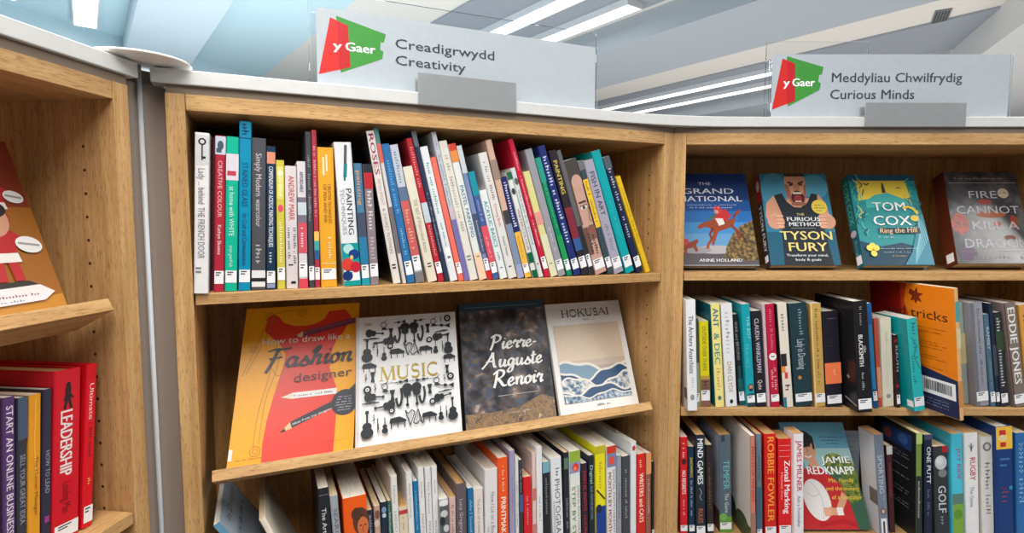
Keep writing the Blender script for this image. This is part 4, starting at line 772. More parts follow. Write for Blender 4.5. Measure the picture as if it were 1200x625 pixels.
# ---- third shelf of the right bookcase
THIRD = [
 (797.4, 806.4, 797, 512.5, (208, 26, 30), 'narrow red book at the far left of the third shelf', {'dep': .14, 'd': .01, 'art': [('m', .5, .96, .78, .4, (250, 200, 190)), ('e', .5, .75, .3, .4, (60, 30, 30)), ('d', 'NO REGRETS', .5, .66, .42, .5, (250, 236, 230), .012), ('m', .5, .36, .2, .3, (250, 180, 170))], 'slip': (.04, .10)}),
 (807, 814.6, 805, 524, (18, 50, 74), 'navy book with yellow lettering, second on the third shelf', {'pages': 'c', 'art': [('d', 'SHOWING', .5, .88, .66, .46, (226, 200, 60), .01), ('m', .5, .62, .2, .34, (190, 200, 206))], 'slip': (.05, .12)}),
 (816, 827.4, 815, 510, (30, 40, 52), 'black book reading Mind Games in bold white', {'pages': 't', 'd': 0, 'art': [('d', 'MIND GAMES', .5, .96, .52, .6, (230, 232, 234), .025), ('l', [(.4, .48), (.6, .44), (.4, .4), (.6, .36)], .12, (130, 130, 134)), ('d', 'RULES', .5, .28, .14, .5, (186, 100, 60), .01)], 'slip': (.03, .11)}),
 (829, 837, 827, 521.8, (46, 34, 32), 'dark brown book right of Mind Games', {'pages': 'c', 'art': [('m', .5, .8, .3, .3, (150, 110, 80))], 'slip': (.05, .13)}),
 (843.5, 858.4, 842, 510, (84, 100, 112), 'slate book with teal lettering and green grass at its foot', {'d': .022, 'pages': 't', 'back': lambda A: (A.rect(.004, .004, .996, .996, (176, 180, 200)), A.rect(.004, .004, .996, .22, (90, 60, 60))), 'art': [('r', .2, .93, .5, 1, (60, 60, 70)), ('d', 'TEMPER', .6, .74, .44, .5, (110, 186, 190), .01), ('d', 'The Game', .6, .4, .2, .3, W_), ('r', 0, 0, 1, .16, (96, 150, 60)), ('e', .3, .16, .3, .3, (120, 170, 80))], 'slip': (.03, .10)}),
 (880, 886, 879, 511, (196, 120, 100), 'red lettered book pulled forward, its white side showing', {'d': -.036, 'pages': 'w', 'dep': .17, 'back': lambda A: (A.rect(.004, .004, .996, .996, (222, 214, 208)), A.rect(.004, .004, .996, .16, (60, 72, 50)), A.ell(.3, .17, .18, .14, (60, 72, 50)), A.ell(.7, .15, .2, .1, (70, 90, 56)), A.ell(.2, .74, .06, .2, (150, 40, 46))), 'art': [('d', 'MATCH OF THE DAY', .5, .9, .4, .55, (170, 30, 40), .012), ('r', 0, 0, 1, .3, (150, 110, 90))]}),
 (887, 893.6, 886, 509, (108, 126, 140), 'narrow blue grey book left of the first broad red one', {'d': -.01, 'pages': 't', 'art': [('d', 'WINTER', .5, .8, .55, .4, (60, 80, 96)), ('r', 0, 0, 1, .5, (70, 100, 126)), ('m', .5, .45, .2, .3, (40, 60, 80))], 'slip': (.04, .10)}),
 (896.4, 910.6, 895.6, 509, (210, 30, 22), 'broad red book with tall orange capitals, third shelf of right bookcase', {'d': -.004, 'pages': 't', 'art': [('d', 'ROBBIE FOWLER', .55, .97, .16, .56, (244, 160, 60), .015)], 'slip': (.03, .11)}),
 (912.6, 928.4, 911.8, 514.8, (216, 26, 30), 'broad red book reading Zonal Marking in bold white', {'d': .0, 'dep': .06, 'pages': 't', 'art': [('d', 'Zonal Marking', .68, .78, .24, .44, (246, 240, 240), .03), ('d', 'Michael Cox', .28, .66, .38, .18, (250, 190, 190)), ('r', .05, .82, .95, .825, (250, 160, 160)), ('r', .05, .88, .95, .885, (250, 160, 160)), ('r', .05, .93, .95, .935, (250, 160, 160))], 'slip': (.04, .12)}),
 (931, 942.6, 930.4, 509, (228, 226, 228), 'white book with crimson capitals left of the young footballer cover', {'d': -.012, 'dep': .05, 'pages': 't', 'art': [('d', 'JAMES MILNER', .55, .94, .46, .52, (186, 40, 60), .015), ('d', 'Ask a Footballer', .5, .42, .12, .34, (90, 90, 96))]}),
 (1031, 1042.5, 1024, 510, (112, 122, 138), 'grey blue book with a small woman in white at its foot', {'d': .006, 'dep': .06, 'pages': 't', 'back': lambda A: (A.rect(.004, .004, .996, .996, (200, 200, 204)), A.rect(.5, .3, .996, .45, (110, 100, 100))), 'art': [('d', 'SPORTING', .5, .8, .42, .5, (180, 190, 204), .01), ('m', .7, .4, .25, .2, (170, 180, 190)), ('e', .5, .24, .26, .34, (90, 56, 40)), ('e', .5, .24, .17, .26, (206, 160, 136)), ('r', .2, 0, .8, .17, (226, 224, 224)), ('r', .4, 0, .6, .14, (60, 50, 60))]}),
 (1043, 1050, 1038.5, 523, (72, 30, 36), 'narrow dark maroon book right of the grey blue one', {'d': .02, 'dep': .06, 'pages': 'c', 'art': [('r', 0, .9, 1, 1, (206, 200, 196)), ('m', .5, .8, .4, .4, (190, 60, 60))]}),
 (1073.5, 1080.5, 1073.8, 508, (110, 134, 60), 'narrow olive green spine of a book whose black back cover shows', {'d': -.012, 'pages': 'c', 'dep': .155, 'back': lambda A: (A.rect(.004, .004, .996, .996, (28, 28, 32)), A.rect(.2, .80, .9, .95, (30, 60, 110)), A.ell(.35, .87, .1, .08, (150, 60, 60)), A.ell(.7, .88, .12, .08, (60, 90, 150)), [A.row(.15, .85, y, .012, (170, 170, 174), 24) for y in (.74, .71, .62, .52, .40, .37, .28, .25)]), 'art': [('r', 0, .9, 1, 1, (170, 190, 110)), ('r', 0, 0, 1, .6, (40, 44, 40)), ('m', .5, .55, .2, .4, (200, 200, 190))]}),
 (1083.3, 1093.3, 1083, 510, (26, 32, 54), 'navy book reading One Putt in white', {'pages': 'c', 'art': [('d', 'ONE PUTT', .55, .88, .52, .5, (220, 224, 232), .015), ('m', .5, .46, .2, .3, (120, 130, 150)), ('r', 0, .95, 1, 1, (60, 70, 100))]}),
 (1096, 1113.5, 1092.5, 524, (48, 50, 54), 'dark book with a large pale golf ball and the word Golf', {'d': .004, 'pages': 'c', 'art': [('e', .5, .82, .42, .52, (186, 188, 192)), ('e', .42, .84, .24, .3, (206, 208, 210)), ('e', .6, .7, .3, .3, (120, 122, 126)), ('r', .6, .93, 1, 1, (170, 30, 40)), ('d', 'GOLF', .55, .56, .26, .56, (196, 198, 202), .015), ('m', .55, .22, .08, .3, (150, 150, 150))]}),
 (1117, 1130, 1114.6, 509, (70, 186, 210), 'sky blue book with grass green foot, left of two white ones', {'d': 0, 'pages': 't', 'art': [('d', 'JOY RIDE', .68, .86, .56, .4, (150, 90, 130), .01), ('r', 0, 0, 1, .32, (120, 160, 60)), ('r', 0, .32, 1, .42, (90, 120, 110)), ('e', .5, .22, .4, .5, (90, 140, 50))]}),
 (1132, 1148.4, 1129.7, 508, (228, 226, 226), 'white book with a feathers emblem and red lettering, third shelf', {'pages': 't', 'art': [('l', [(.35, .88), (.5, .83), (.65, .88)], .06, (90, 90, 96)), ('l', [(.5, .9), (.5, .82)], .08, (90, 90, 96)), ('d', 'RUGBY', .6, .76, .54, .42, (190, 60, 60), .01), ('d', 'The Game', .5, .48, .28, .3, (110, 130, 140))]}),
 (1152, 1166, 1149.4, 512.5, (216, 212, 208), 'white spine with a grey crest, left of the blue book with a yellow panel', {'pages': 'c', 'art': [('e', .5, .9, .36, .4, (120, 116, 116)), ('e', .5, .9, .2, .24, (206, 200, 196)), ('m', .5, .74, .2, .4, (150, 146, 140))]}),
 (1167, 1189, 1163.5, 501, (20, 56, 116), 'dark blue book with a yellow and red panel on top', {'kind': 'hardback_book', 'd': -.004, 'art': [('r', 0, .80, 1, 1, (232, 186, 60)), ('r', .2, .9, .6, .97, (196, 40, 50)), ('e', .4, .9, .3, .2, (226, 206, 150)), ('r', .25, .82, .6, .86, (190, 40, 40)), ('m', .5, .72, .5, .6, (60, 110, 160)), ('m', .5, .46, .3, .5, (120, 60, 90)), ('e', .85, .45, .12, .14, (40, 130, 170))]}),
 (1191.5, 1206, 1190, 508, (44, 104, 164), 'mid blue book cut by the right edge, third shelf', {'pages': 'c', 'art': [('m', .5, .9, .3, .5, (120, 170, 210))]}),
]
row_of_books(FR, Z_S3, THIRD, 'sports books on the third shelf', .028, BAY_W - .028, 625, d0=.006, dep=.165)

# ---- left bookcase, lower shelf
LEFT = [
 (-14, 2, -15, 468, (200, 196, 40), 'yellow green book cut by the left edge of the photo', {'art': []}),
 (5, 20.2, 4, 468, (84, 54, 104), 'purple book reading Start an Online Business', {'art': [('d', 'START AN ONLINE BUSINESS', .5, .95, .22, .6, (226, 216, 232), .012)]}),
 (21, 33, 21, 468, (50, 54, 66), 'charcoal book between the purple and the amber ones, left bookcase', {'art': [('r', 0, .75, 1, 1, (70, 84, 110)), ('d', 'SELL YOUR GREAT IDEA', .5, .66, .25, .55, (150, 156, 166), .01), ('m', .5, .2, .08, .4, (150, 100, 160))]}),
 (34, 49, 35, 465, (222, 150, 36), 'amber orange book on the lower shelf of the left bookcase', {'art': [('l', [(.5, .98), (.4, .7), (.55, .5)], .1, (240, 180, 70)), ('d', 'The Human Manager', .6, .62, .26, .3, (120, 80, 30))]}),
 (50, 61, 51.5, 458, (44, 46, 66), 'navy spine touching the thick red leadership book', {'art': [('d', 'HOW TO LEAD', .5, .62, .36, .5, (150, 154, 170), .01), ('r', .2, .18, .7, .22, (150, 60, 130))]}),
 (62, 95, 65, 439, (206, 20, 40), 'thick red book reading Leadership with a dark figure on its spine', {'kind': 'hardback_book', 'dep': .2, 'pages': 't', 'd': .032, 'art': [('e', .5, .91, .09, .10, (40, 30, 36)), ('l', [(.5, .9), (.48, .82)], .22, (44, 32, 38)), ('l', [(.35, .82), (.5, .87), (.68, .83)], .09, (44, 32, 38)), ('l', [(.46, .83), (.36, .77)], .1, (44, 32, 38)), ('l', [(.52, .83), (.62, .77)], .1, (44, 32, 38)), ('d', 'LEADERSHIP', .46, .76, .38, .48, (238, 226, 222), .02), ('d', 'Leading Man', .5, .34, .16, .32, (120, 16, 30))], 'slip': (.02, .10)}),
 (96.5, 109, 103, 429, (214, 16, 34), 'slim red book right of the thick leadership one', {'kind': 'hardback_book', 'dep': .17, 'd': .032, 'art': [('d', 'Ultimate', .5, .88, .66, .44, (244, 200, 200), .012), ('m', .5, .64, .42, .3, (120, 14, 26)), ('m', .5, .3, .24, .3, (250, 180, 120))], 'slip': (.03, .13)}),
]
row_of_books(FL, Z_S2, LEFT, 'business books in the left bookcase', .041 - BAY_W + .028, .0135, 625, d0=.034, dep=.18)
# ------------------------------------------------------------------ books standing face out
def face_out(fr, bl, br, tl, tr, d0, z0, tilt, w, cov, label, group, kind, front, W=None, H=None, **kw):
    """bl, br, tl, tr: the cover's corners in the photograph (None where hidden); d0, z0 the lower front edge"""
    on = lambda p: fr.on(*p, d0, tilt, z0)
    s0 = on(bl)[0] if bl else on(br)[0] - W
    W = W or (on(br)[0] - s0)
    tops = [(on(p)[0] - e, on(p)[1]) for p, e in ((tl, s0), (tr, s0 + W)) if p]
    H = H or sum(t[1] for t in tops) / len(tops)
    k = sum(t[0] for t in tops) / len(tops) / H
    c, s = math.cos(tilt), math.sin(tilt)
    X, Y, Z = Vector((0, -c, s)), Vector((1, 0, 0)), Vector((0, s, c))
    o = Vector((s0, d0, z0)) - X * w
    M = Matrix(((X.x, Y.x, Z.x, o.x), (X.y, Y.y, Z.y, o.y), (X.z, Y.z, Z.z, o.z), (0, 0, 0, 1)))
    return make_book(fr.M @ M, w, H, W, cov, label, group, kind, front=front, shear=k, **kw)
def on_display(e, zs, lift): return .0075 + e * math.cos(TILT), zs + lift + .0006 - e * math.sin(TILT)

# broad-nib script letters for the handwritten titles: strokes on a unit em, x height 1
SCRIPT = {
 'F': (1.5, [[(.0, 1.75), (.5, 1.95), (1.0, 1.9), (1.7, 2.0)], [(.75, 1.9), (.6, 1.2), (.45, .4), (.2, -.5)], [(.2, .95), (.7, 1.0), (1.15, 1.1)]]),
 'P': (1.35, [[(.55, 2.0), (.5, 1.2), (.35, .4), (.2, -.1)], [(.2, 1.7), (.6, 2.1), (1.15, 1.9), (1.2, 1.4), (.85, 1.05), (.45, 1.0)]]),
 'A': (1.7, [[(-.1, -.1), (.35, .5), (.8, 1.4), (1.05, 2.05)], [(1.05, 2.05), (1.1, 1.2), (1.25, .2), (1.5, .05)], [(.3, .75), (.75, .85), (1.3, .8)]]),
 'R': (1.6, [[(.5, 2.0), (.45, 1.2), (.35, .4), (.25, -.1)], [(.1, 1.6), (.6, 2.1), (1.15, 1.95), (1.15, 1.45), (.8, 1.1), (.45, 1.0)], [(.6, 1.05), (.9, .6), (1.2, .1), (1.55, .1)]]),
 'a': (1.0, [[(.75, .85), (.45, 1.0), (.15, .65), (.15, .2), (.4, 0), (.7, .35), (.82, .95)], [(.82, .95), (.72, .3), (.85, 0), (1.05, .2)]]),
 's': (.8, [[(0, .1), (.35, .6), (.5, 1.0)], [(.5, 1.0), (.5, .7), (.75, .35), (.6, 0), (.3, 0), (.15, .12)]]),
 'h': (1.05, [[(.5, 1.95), (.35, 1.1), (.2, 0)], [(.25, .5), (.55, .95), (.78, .9), (.72, .4), (.75, .02), (1.0, .2)], [(.1, 1.3), (.45, 1.9), (.6, 1.8), (.4, 1.2)]]),
 'i': (.5, [[(.1, .5), (.28, 1.0), (.2, .3), (.3, 0), (.52, .25)], [(.38, 1.4), (.42, 1.5)]]),
 'o': (.85, [[(.5, 1.0), (.2, .75), (.15, .25), (.4, 0), (.68, .3), (.68, .75), (.5, 1.0), (.62, .85), (.9, .85)]]),
 'u': (1.0, [[(.1, .6), (.25, 1.0), (.18, .35), (.32, 0), (.6, .25), (.78, .95)], [(.78, .95), (.72, .25), (.85, 0), (1.05, .2)]]),
 'n': (1.0, [[(.1, .7), (.25, .98), (.2, 0)], [(.22, .5), (.5, .95), (.75, .9), (.7, .3), (.8, 0), (1.02, .2)]]),
 'r': (.7, [[(.05, .6), (.25, 1.1), (.35, .9), (.62, .92), (.5, .4), (.55, 0), (.75, .2)]]),
 'e': (.78, [[(.1, .4), (.5, .55), (.6, .85), (.4, 1.0), (.15, .6), (.2, .12), (.45, 0), (.8, .3)]]),
 'g': (.95, [[(.72, .85), (.42, 1.0), (.15, .6), (.25, .1), (.5, .15), (.72, .6), (.8, .95)], [(.8, .95), (.72, .1), (.6, -.6), (.3, -.85), (.12, -.6), (.45, -.15), (1.0, .2)]]),
 't': (.6, [[(.35, 1.7), (.25, .8), (.22, .15), (.35, 0), (.62, .2)], [(0, 1.1), (.35, 1.15), (.65, 1.2)]]),
 '-': (.6, [[(.1, .55), (.5, .6)]]),
}
def smooth(p, n=5):
    out = []
    for i in range(len(p) - 1):
        a, b, c, d = p[max(i - 1, 0)], p[i], p[i + 1], p[min(i + 2, len(p) - 1)]
        for k in range(n):
            t = k / n
            out.append(tuple(.5 * (2 * b[j] + (c[j] - a[j]) * t + (2 * a[j] - 5 * b[j] + 4 * c[j] - d[j]) * t * t + (3 * b[j] - a[j] - 3 * c[j] + d[j]) * t ** 3) for j in (0, 1)))
    return out + [tuple(p[-1])]
def script(A, s, x0, y0, x1, xh, wd, m, slant=.0, rise=0.0):
    tot = sum(SCRIPT[c][0] for c in s); k = (x1 - x0) / tot; cur = 0
    for c in s:
        w, st = SCRIPT[c]
        for p in st:
            pts = smooth(p) if len(p) > 2 else p
            A.line([(x0 + (cur + x + slant * y) * k, y0 + y * xh + rise * (cur + x) * k) for x, y in pts], wd, m, 20)
        cur += w
SERIF = {
 'H': (1.0, [('T', .15, 0, .15, 1), ('T', .8, 0, .8, 1), ('t', .15, .5, .8, .5)]), 'K': (1.0, [('T', .15, 0, .15, 1), ('t', .2, .42, .8, 1), ('T', .4, .6, .88, 0)]),
 'U': (1.0, [('T', .15, 1, .15, .3), ('c', .47, .32, .32, .30, 180, 360), ('t', .79, .3, .79, 1)]), 'I': (.45, [('T', .22, 0, .22, 1)]),
 'M': (1.2, [('t', .14, 0, .2, 1), ('T', .2, 1, .58, 0), ('t', .58, 0, .95, 1), ('T', .95, 1, 1.02, 0)]), 'A': (1.0, [('t', .05, 0, .45, 1), ('T', .45, 1, .9, 0), ('t', .22, .35, .7, .35)]),
 'O': (1.05, [('c', .5, .5, .42, .48, 0, 360)]), 'S': (.75, [('c', .38, .74, .24, .25, 30, 270), ('c', .36, .26, .28, .25, -150, 90)]), 'C': (.95, [('c', .5, .5, .42, .48, 45, 315)]),
}
def serif(A, s, x0, y0, x1, cap, m, thick=.16):
    tot = sum(SERIF[c][0] for c in s); k = (x1 - x0) / tot; cur = 0
    for c in s:
        w, st = SERIF[c]
        for q in st:
            T = lambda x, y: (x0 + (cur + x) * k, y0 + y * cap)
            if q[0] in 'Tt':
                A.line([T(q[1], q[2]), T(q[3], q[4])], k * (thick if q[0] == 'T' else thick * .45), m)
                for x, y in ((q[1], q[2]), (q[3], q[4])):
                    if y in (0, 1) and not (c in 'MA' and x in (.58, .45)): A.line([T(x - .14, y), T(x + .14, y)], k * .06, m)
            else:
                _, cx, cy, rx, ry, a0, a1 = q
                n = 18
                A.line([T(cx + rx * math.cos(math.radians(a0 + (a1 - a0) * j / n)), cy + ry * math.sin(math.radians(a0 + (a1 - a0) * j / n))) for j in range(n + 1)], k * thick, m, 90)
        cur += w

def fashion(A):
    Y, R_, K = (240, 166, 20), (222, 58, 42), (52, 44, 44)
    A.rect(.004, .003, .996, .997, Y)
    A.poly([(.174, .834), (.185, .93), (.23, .95), (.28, .93), (.33, .885), (.42, .86), (.51, .855), (.60, .865), (.68, .895), (.72, .95), (.87, .955), (.93, .90), (.86, .787), (.80, .74), (.765, .66), (.756, .55), (.80, .47), (.83, .40), (.84, .30), (.835, .14), (.83, .003), (.257, .003), (.25, .12), (.265, .25), (.30, .40), (.335, .52), (.365, .62), (.367, .664), (.34, .71), (.297, .752)], mat(R_, .36))
    g = (176, 120, 30)
    for p in ([(.20, .92), (.10, .70), (.03, .55)], [(.24, .91), (.16, .74), (.06, .56)], [(.29, .74), (.24, .5), (.19, .3), (.18, .1)], [(.33, .72), (.30, .56), (.24, .38), (.22, .12)], [(.22, .945), (.36, .97), (.50, .955)], [(.27, .58), (.32, .53), (.40, .58)]):
        A.line(smooth(p), .006, g)
    for x, y, r in ((.21, .93, .04), (.48, .955, .04), (.10, .72, .03), (.20, .08, .04)): A.ring(x, y, r, .006, g); A.ring(x, y, r * .5, .005, g)
    # pencils
    V = (128, 62, 84)
    A.line([(.50, .797), (.97, .873)], .055, V); A.line([(.50, .804), (.97, .880)], .012, (150, 90, 110))
    A.poly([(.50, .819), (.50, .775), (.43, .785)], (230, 200, 160)); A.poly([(.455, .795), (.455, .779), (.42, .782)], V)
    A.line([(.46, .392), (.83, .392)], .052, (232, 230, 228)); A.poly([(.46, .412), (.46, .371), (.36, .388)], (226, 214, 190)); A.row(.47, .80, .384, .014, (90, 80, 80), 22)
    A.line([(.46, .208), (.86, .325)], .055, (46, 48, 56)); A.poly([(.455, .228), (.475, .187), (.38, .172)], (230, 190, 140)); A.poly([(.415, .196), (.425, .175), (.375, .17)], (40, 34, 34))
    A.text('Ideas from top designers', .48, .207, .82, .016, (220, 220, 220), 16.5)
    A.ell(.905, .312, .115, .115, (48, 50, 60), 26); A.poly([(.86, .38), (.93, .385), (.995, .43), (.995, .37)], (48, 50, 60))
    for k in range(6): A.row(.825 + .01 * abs(k - 2.5), .985 - .01 * abs(k - 2.5), .345 - k * .017, .008, (200, 200, 204), 12)
    A.text('How to draw like a', .165, .742, .925, .045, (236, 222, 200), 0, 0, .006)
    script(A, 'Fashion', .20, .585, .95, .062, .034, (44, 38, 40), .12)
    A.text('designer', .455, .475, .955, .062, (58, 44, 42), 1.2)
    A.row(.06, .27, .036, .011, (150, 90, 30), 20); A.row(.70, .96, .075, .007, (170, 100, 40), 26)
    A.rect(.003, .045, .03, .11, (230, 226, 220))

def icon(A, kind, x, y, s, rot=0, m=(34, 38, 44)):
    """one printed instrument of height s (share of the width)"""
    c, sn = math.cos(math.radians(rot)), math.sin(math.radians(rot)); k = A.W / A.H
    T = lambda px, py: (x + (px * c - py * sn) * s, y + (px * sn + py * c) * s * k)
    P = lambda pts: A.poly([T(*p) for p in pts], m)
    L = lambda pts, w: A.line([T(*p) for p in pts], w * s, m)
    E_ = lambda px, py, rx, ry: P([(px + rx * math.cos(q * .3927), py + ry * math.sin(q * .3927)) for q in range(16)])
    if kind == 'guitar': E_(0, -.28, .23, .2); E_(0, -.05, .17, .15); L([(0, 0), (0, .42)], .07); P([(-.07, .40), (.07, .40), (.06, .52), (-.06, .52)])
    elif kind == 'violin': E_(0, -.3, .2, .18); E_(0, -.05, .15, .14); P([(-.1, -.3), (.1, -.3), (.08, 0), (-.08, 0)]); L([(0, 0), (0, .5)], .06)
    elif kind == 'drum': P([(-.24, .45), (.24, .45), (.10, 0), (.18, -.45), (-.18, -.45), (-.10, 0)])
    elif kind == 'piano': P([(-.5, .1), (-.45, .28), (.1, .34), (.5, .12), (.5, 0), (-.5, 0)]); L([(-.4, 0), (-.4, -.32)], .06); L([(.4, 0), (.4, -.32)], .06); L([(0, 0), (0, -.3)], .05)
    elif kind == 'harp': L([(-.28, .45), (.0, -.45)], .06); L(smooth([(-.28, .45), (-.1, .25), (.1, .42), (.3, .3)]), .06); L([(.3, .3), (.0, -.45)], .05); L([(-.1, .26), (-.05, -.3)], .02); L([(.1, .38), (0, -.3)], .02)
    elif kind == 'disc': E_(0, 0, .42, .42); A.ell(T(0, 0)[0], T(0, 0)[1], s * .2, s * .2, (232, 232, 232)); A.ell(T(0, 0)[0], T(0, 0)[1], s * .09, s * .09, m)
    elif kind == 'sax': L(smooth([(.0, .5), (.05, .1), (-.02, -.3), (-.14, -.42), (-.24, -.2), (-.26, .0)]), .13)
    elif kind == 'horn': A.ring(T(0, 0)[0], T(0, 0)[1], s * .24, s * .06, m, 14); P([(-.1, -.2), (.1, -.2), (.35, -.45), (-.2, -.45)]); L([(0, .2), (.3, .45)], .05)
    elif kind == 'flute': L([(0, -.5), (0, .5)], .07); L([(.05, -.3), (.05, .1)], .05)
    elif kind == 'trumpet': L([(0, -.3), (0, .5)], .06); P([(-.16, -.5), (.16, -.5), (.04, -.2), (-.04, -.2)]); P([(-.1, 0), (.1, 0), (.1, .2), (-.1, .2)])
    elif kind == 'clef': L(smooth([(0, -.45), (.06, .4), (-.08, .2), (.12, -.05), (-.1, -.15), (.02, 0)]), .05)
def music(A):
    A.rect(.003, .003, .997, .997, (230, 230, 230))
    A.rect(.0, .0, .028, .997, (206, 206, 208))
    A.rect(.075, .925, .15, .955, (206, 200, 180)); A.row(.08, .145, .932, .016, (120, 116, 100), 2)
    serif(A, 'MUSIC', .215, .475, .80, .105, mat((186, 158, 78), .3, .3), .17)
    A.row(.20, .80, .445, .015, (150, 150, 150), 24)
    rows = [('horn', .26, .925, .11, 0), ('trumpet', .42, .94, .11, 95), ('trumpet', .62, .945, .11, -85), ('horn', .76, .925, .11, 0), ('clef', .84, .94, .08, 0), ('disc', .91, .945, .085, 0),
            ('guitar', .17, .86, .17, -95), ('drum', .33, .855, .10, 0), ('guitar', .47, .85, .20, 180), ('guitar', .56, .85, .20, 180), ('drum', .70, .87, .10, 0), ('trumpet', .86, .885, .14, 85),
            ('flute', .14, .815, .15, 90), ('sax', .41, .83, .16, 0), ('sax', .64, .83, .16, 0), ('flute', .84, .835, .13, 95),
            ('guitar', .27, .785, .19, 95), ('disc', .32, .745, .07, 0), ('disc', .71, .77, .07, 0), ('guitar', .83, .795, .17, -80),
            ('guitar', .10, .72, .22, 0), ('clef', .16, .755, .09, 0), ('violin', .26, .685, .13, 0), ('flute', .195, .72, .12, 0), ('piano', .385, .68, .14, 0), ('harp', .49, .71, .14, 0), ('harp', .56, .71, .14, 180), ('piano', .67, .685, .13, 0), ('violin', .77, .70, .12, 0), ('guitar', .90, .72, .20, 0), ('flute', .84, .71, .1, 0),
            ('piano', .12, .585, .13, 0), ('piano', .905, .60, .12, 0), ('clef', .085, .505, .09, 0), ('drum', .15, .51, .10, 0), ('drum', .875, .51, .09, 0),
            ('disc', .10, .415, .085, 0), ('clef', .17, .42, .09, 0), ('horn', .26, .425, .11, 0), ('trumpet', .42, .45, .12, 95), ('trumpet', .62, .45, .12, -85), ('horn', .76, .43, .11, 0), ('clef', .84, .44, .08, 0), ('disc', .905, .45, .08, 0),
            ('guitar', .16, .355, .18, -95), ('flute', .13, .31, .15, 90), ('drum', .33, .35, .11, 0), ('guitar', .47, .345, .21, 180), ('guitar', .56, .345, .21, 180), ('drum', .69, .365, .10, 0), ('trumpet', .86, .38, .14, 85), ('flute', .84, .335, .13, 95),
            ('sax', .41, .325, .17, 0), ('sax', .63, .325, .16, 0), ('guitar', .26, .275, .19, 95), ('disc', .32, .235, .07, 0), ('disc', .71, .265, .07, 0), ('guitar', .81, .295, .17, -80),
            ('guitar', .095, .15, .24, 0), ('clef', .155, .19, .09, 0), ('violin', .255, .13, .14, 0), ('flute', .19, .14, .12, 0), ('piano', .375, .14, .15, 0), ('harp', .49, .165, .15, 0), ('harp', .565, .165, .15, 180), ('piano', .675, .15, .14, 0), ('violin', .785, .165, .13, 0), ('guitar', .905, .185, .21, 0), ('flute', .84, .17, .11, 0)]
    for r in rows: icon(A, r[0], r[1], r[2], r[3] * 1.03, r[4])
def painter(A):
    A.rect(.003, .003, .997, .997, mottled('dark_canvas_print', [(.32, (24, 26, 32)), (.44, (50, 54, 64)), (.50, (84, 66, 54)), (.55, (70, 84, 104)), (.62, (120, 96, 76)), (.68, (160, 150, 146)), (.76, (196, 156, 104))], 34, 10, .32, .3))
    warm = mottled('dappled_ground_print', [(.34, (70, 66, 70)), (.48, (150, 120, 84)), (.6, (96, 84, 80)), (.72, (206, 176, 130))], 60, 8, .32, 1.0)
    A.poly([(.003, .003), (.997, .003), (.997, .16), (.85, .20), (.6, .13), (.3, .11), (.003, .12)], warm)
    A.ell(.10, .72, .09, .05, mottled('leaf_print', [(.4, (40, 52, 60)), (.6, (90, 76, 60))], 60))
    A.rect(.003, .93, .997, .997, (44, 74, 90))
    A.rect(.06, .955, .92, .962, (92, 120, 132))
    w = (236, 236, 232)
    script(A, 'Pierre-', .30, .60, .86, .055, .030, w, .1)
    script(A, 'Auguste', .22, .455, .90, .058, .030, w, .1)
    script(A, 'Renoir', .30, .30, .88, .060, .032, w, .1)
    A.rect(.36, .225, .82, .229, (190, 180, 170)); A.row(.46, .72, .085, .014, (170, 160, 150), 16)
def seascape(A):
    A.rect(.003, .003, .997, .997, (230, 228, 226))
    serif(A, 'HOKUSAI', .19, .865, .83, .068, (66, 66, 72), .15)
    A.row(.44, .62, .825, .012, (120, 120, 124), 9)
    x0, x1, y0, y1 = .065, .925, .095, .79
    A.rect(x0, y0, x1, y1, (214, 194, 172))
    A.rect(x0, y0 + .18, x1, y0 + .30, (176, 160, 152)); A.rect(x0, y0 + .30, x1, y0 + .36, (196, 178, 162))
    # plain bands of rolling sea: deep blue swells with pale foam lines
    def swell(base, amp, ph, per, m):
        n = 40
        top = [(x0 + (x1 - x0) * k / n, y0 + base + amp * math.sin(ph + per * 2 * math.pi * k / n) + amp * .35 * math.sin(ph * 2 + per * 5 * math.pi * k / n)) for k in range(n + 1)]
        A.poly([(x0, y0)] + top + [(x1, y0)], m); return top
    def foam(top, m, wd):
        A.line(top, wd, m)
    blue, pale, mid = mat((44, 78, 116), .4), mat((222, 218, 208), .4), mat((120, 150, 172), .4)
    top = swell(.30, .055, .6, .9, mid); foam(top, pale, .03)
    top = swell(.24, .05, 2.2, 1.1, blue); foam(top, pale, .024)
    top = swell(.17, .045, .2, 1.3, mottled('sea_print', [(.4, (60, 96, 134)), (.55, (196, 200, 198)), (.7, (226, 222, 212))], 90)); foam(top, pale, .02)
    top = swell(.10, .035, 3.4, 1.2, blue); foam(top, pale, .02)
    top = swell(.05, .02, 1.0, 1.6, mottled('foam_print', [(.42, (50, 84, 122)), (.56, (150, 170, 186)), (.7, (226, 222, 212))], 110)); foam(top, pale, .014)
    A.row(.46, .63, .045, .02, (90, 90, 96), 7)
d0, z0 = on_display(.036, Z_S2, .0205)
GF = 'art books facing out on the tilted shelf'
face_out(FC, (265, 547), (413.5, 524.6), (288, 361), (422.5, 356), d0, z0, TILT, .012, (240, 166, 20), 'large yellow book with a red dress, How to draw like a Fashion designer', GF, 'paperback_book', fashion)
dm, zm = on_display(.0215, Z_S2, .0205)
face_out(FC, (416.5, 524.6), (541.5, 503.7), (420, 372.5), (531, 366), dm, zm, TILT, .0120, (222, 222, 224), 'white book covered in black instruments, gold MUSIC title', GF, 'hardback_book', music)
face_out(FC, (545.5, 502), (652, 486.2), (537, 357), (636, 350), d0, z0, TILT, .018, (40, 46, 54), 'dark mottled art book with a white handwritten title', GF, 'hardback_book', painter)
face_out(FC, (657, 486), (748.5, 472), (640, 357), (723, 352), d0, z0, TILT, .012, (226, 224, 222), 'white book with a blue sea picture, right end of the tilted shelf', GF, 'hardback_book', seascape)

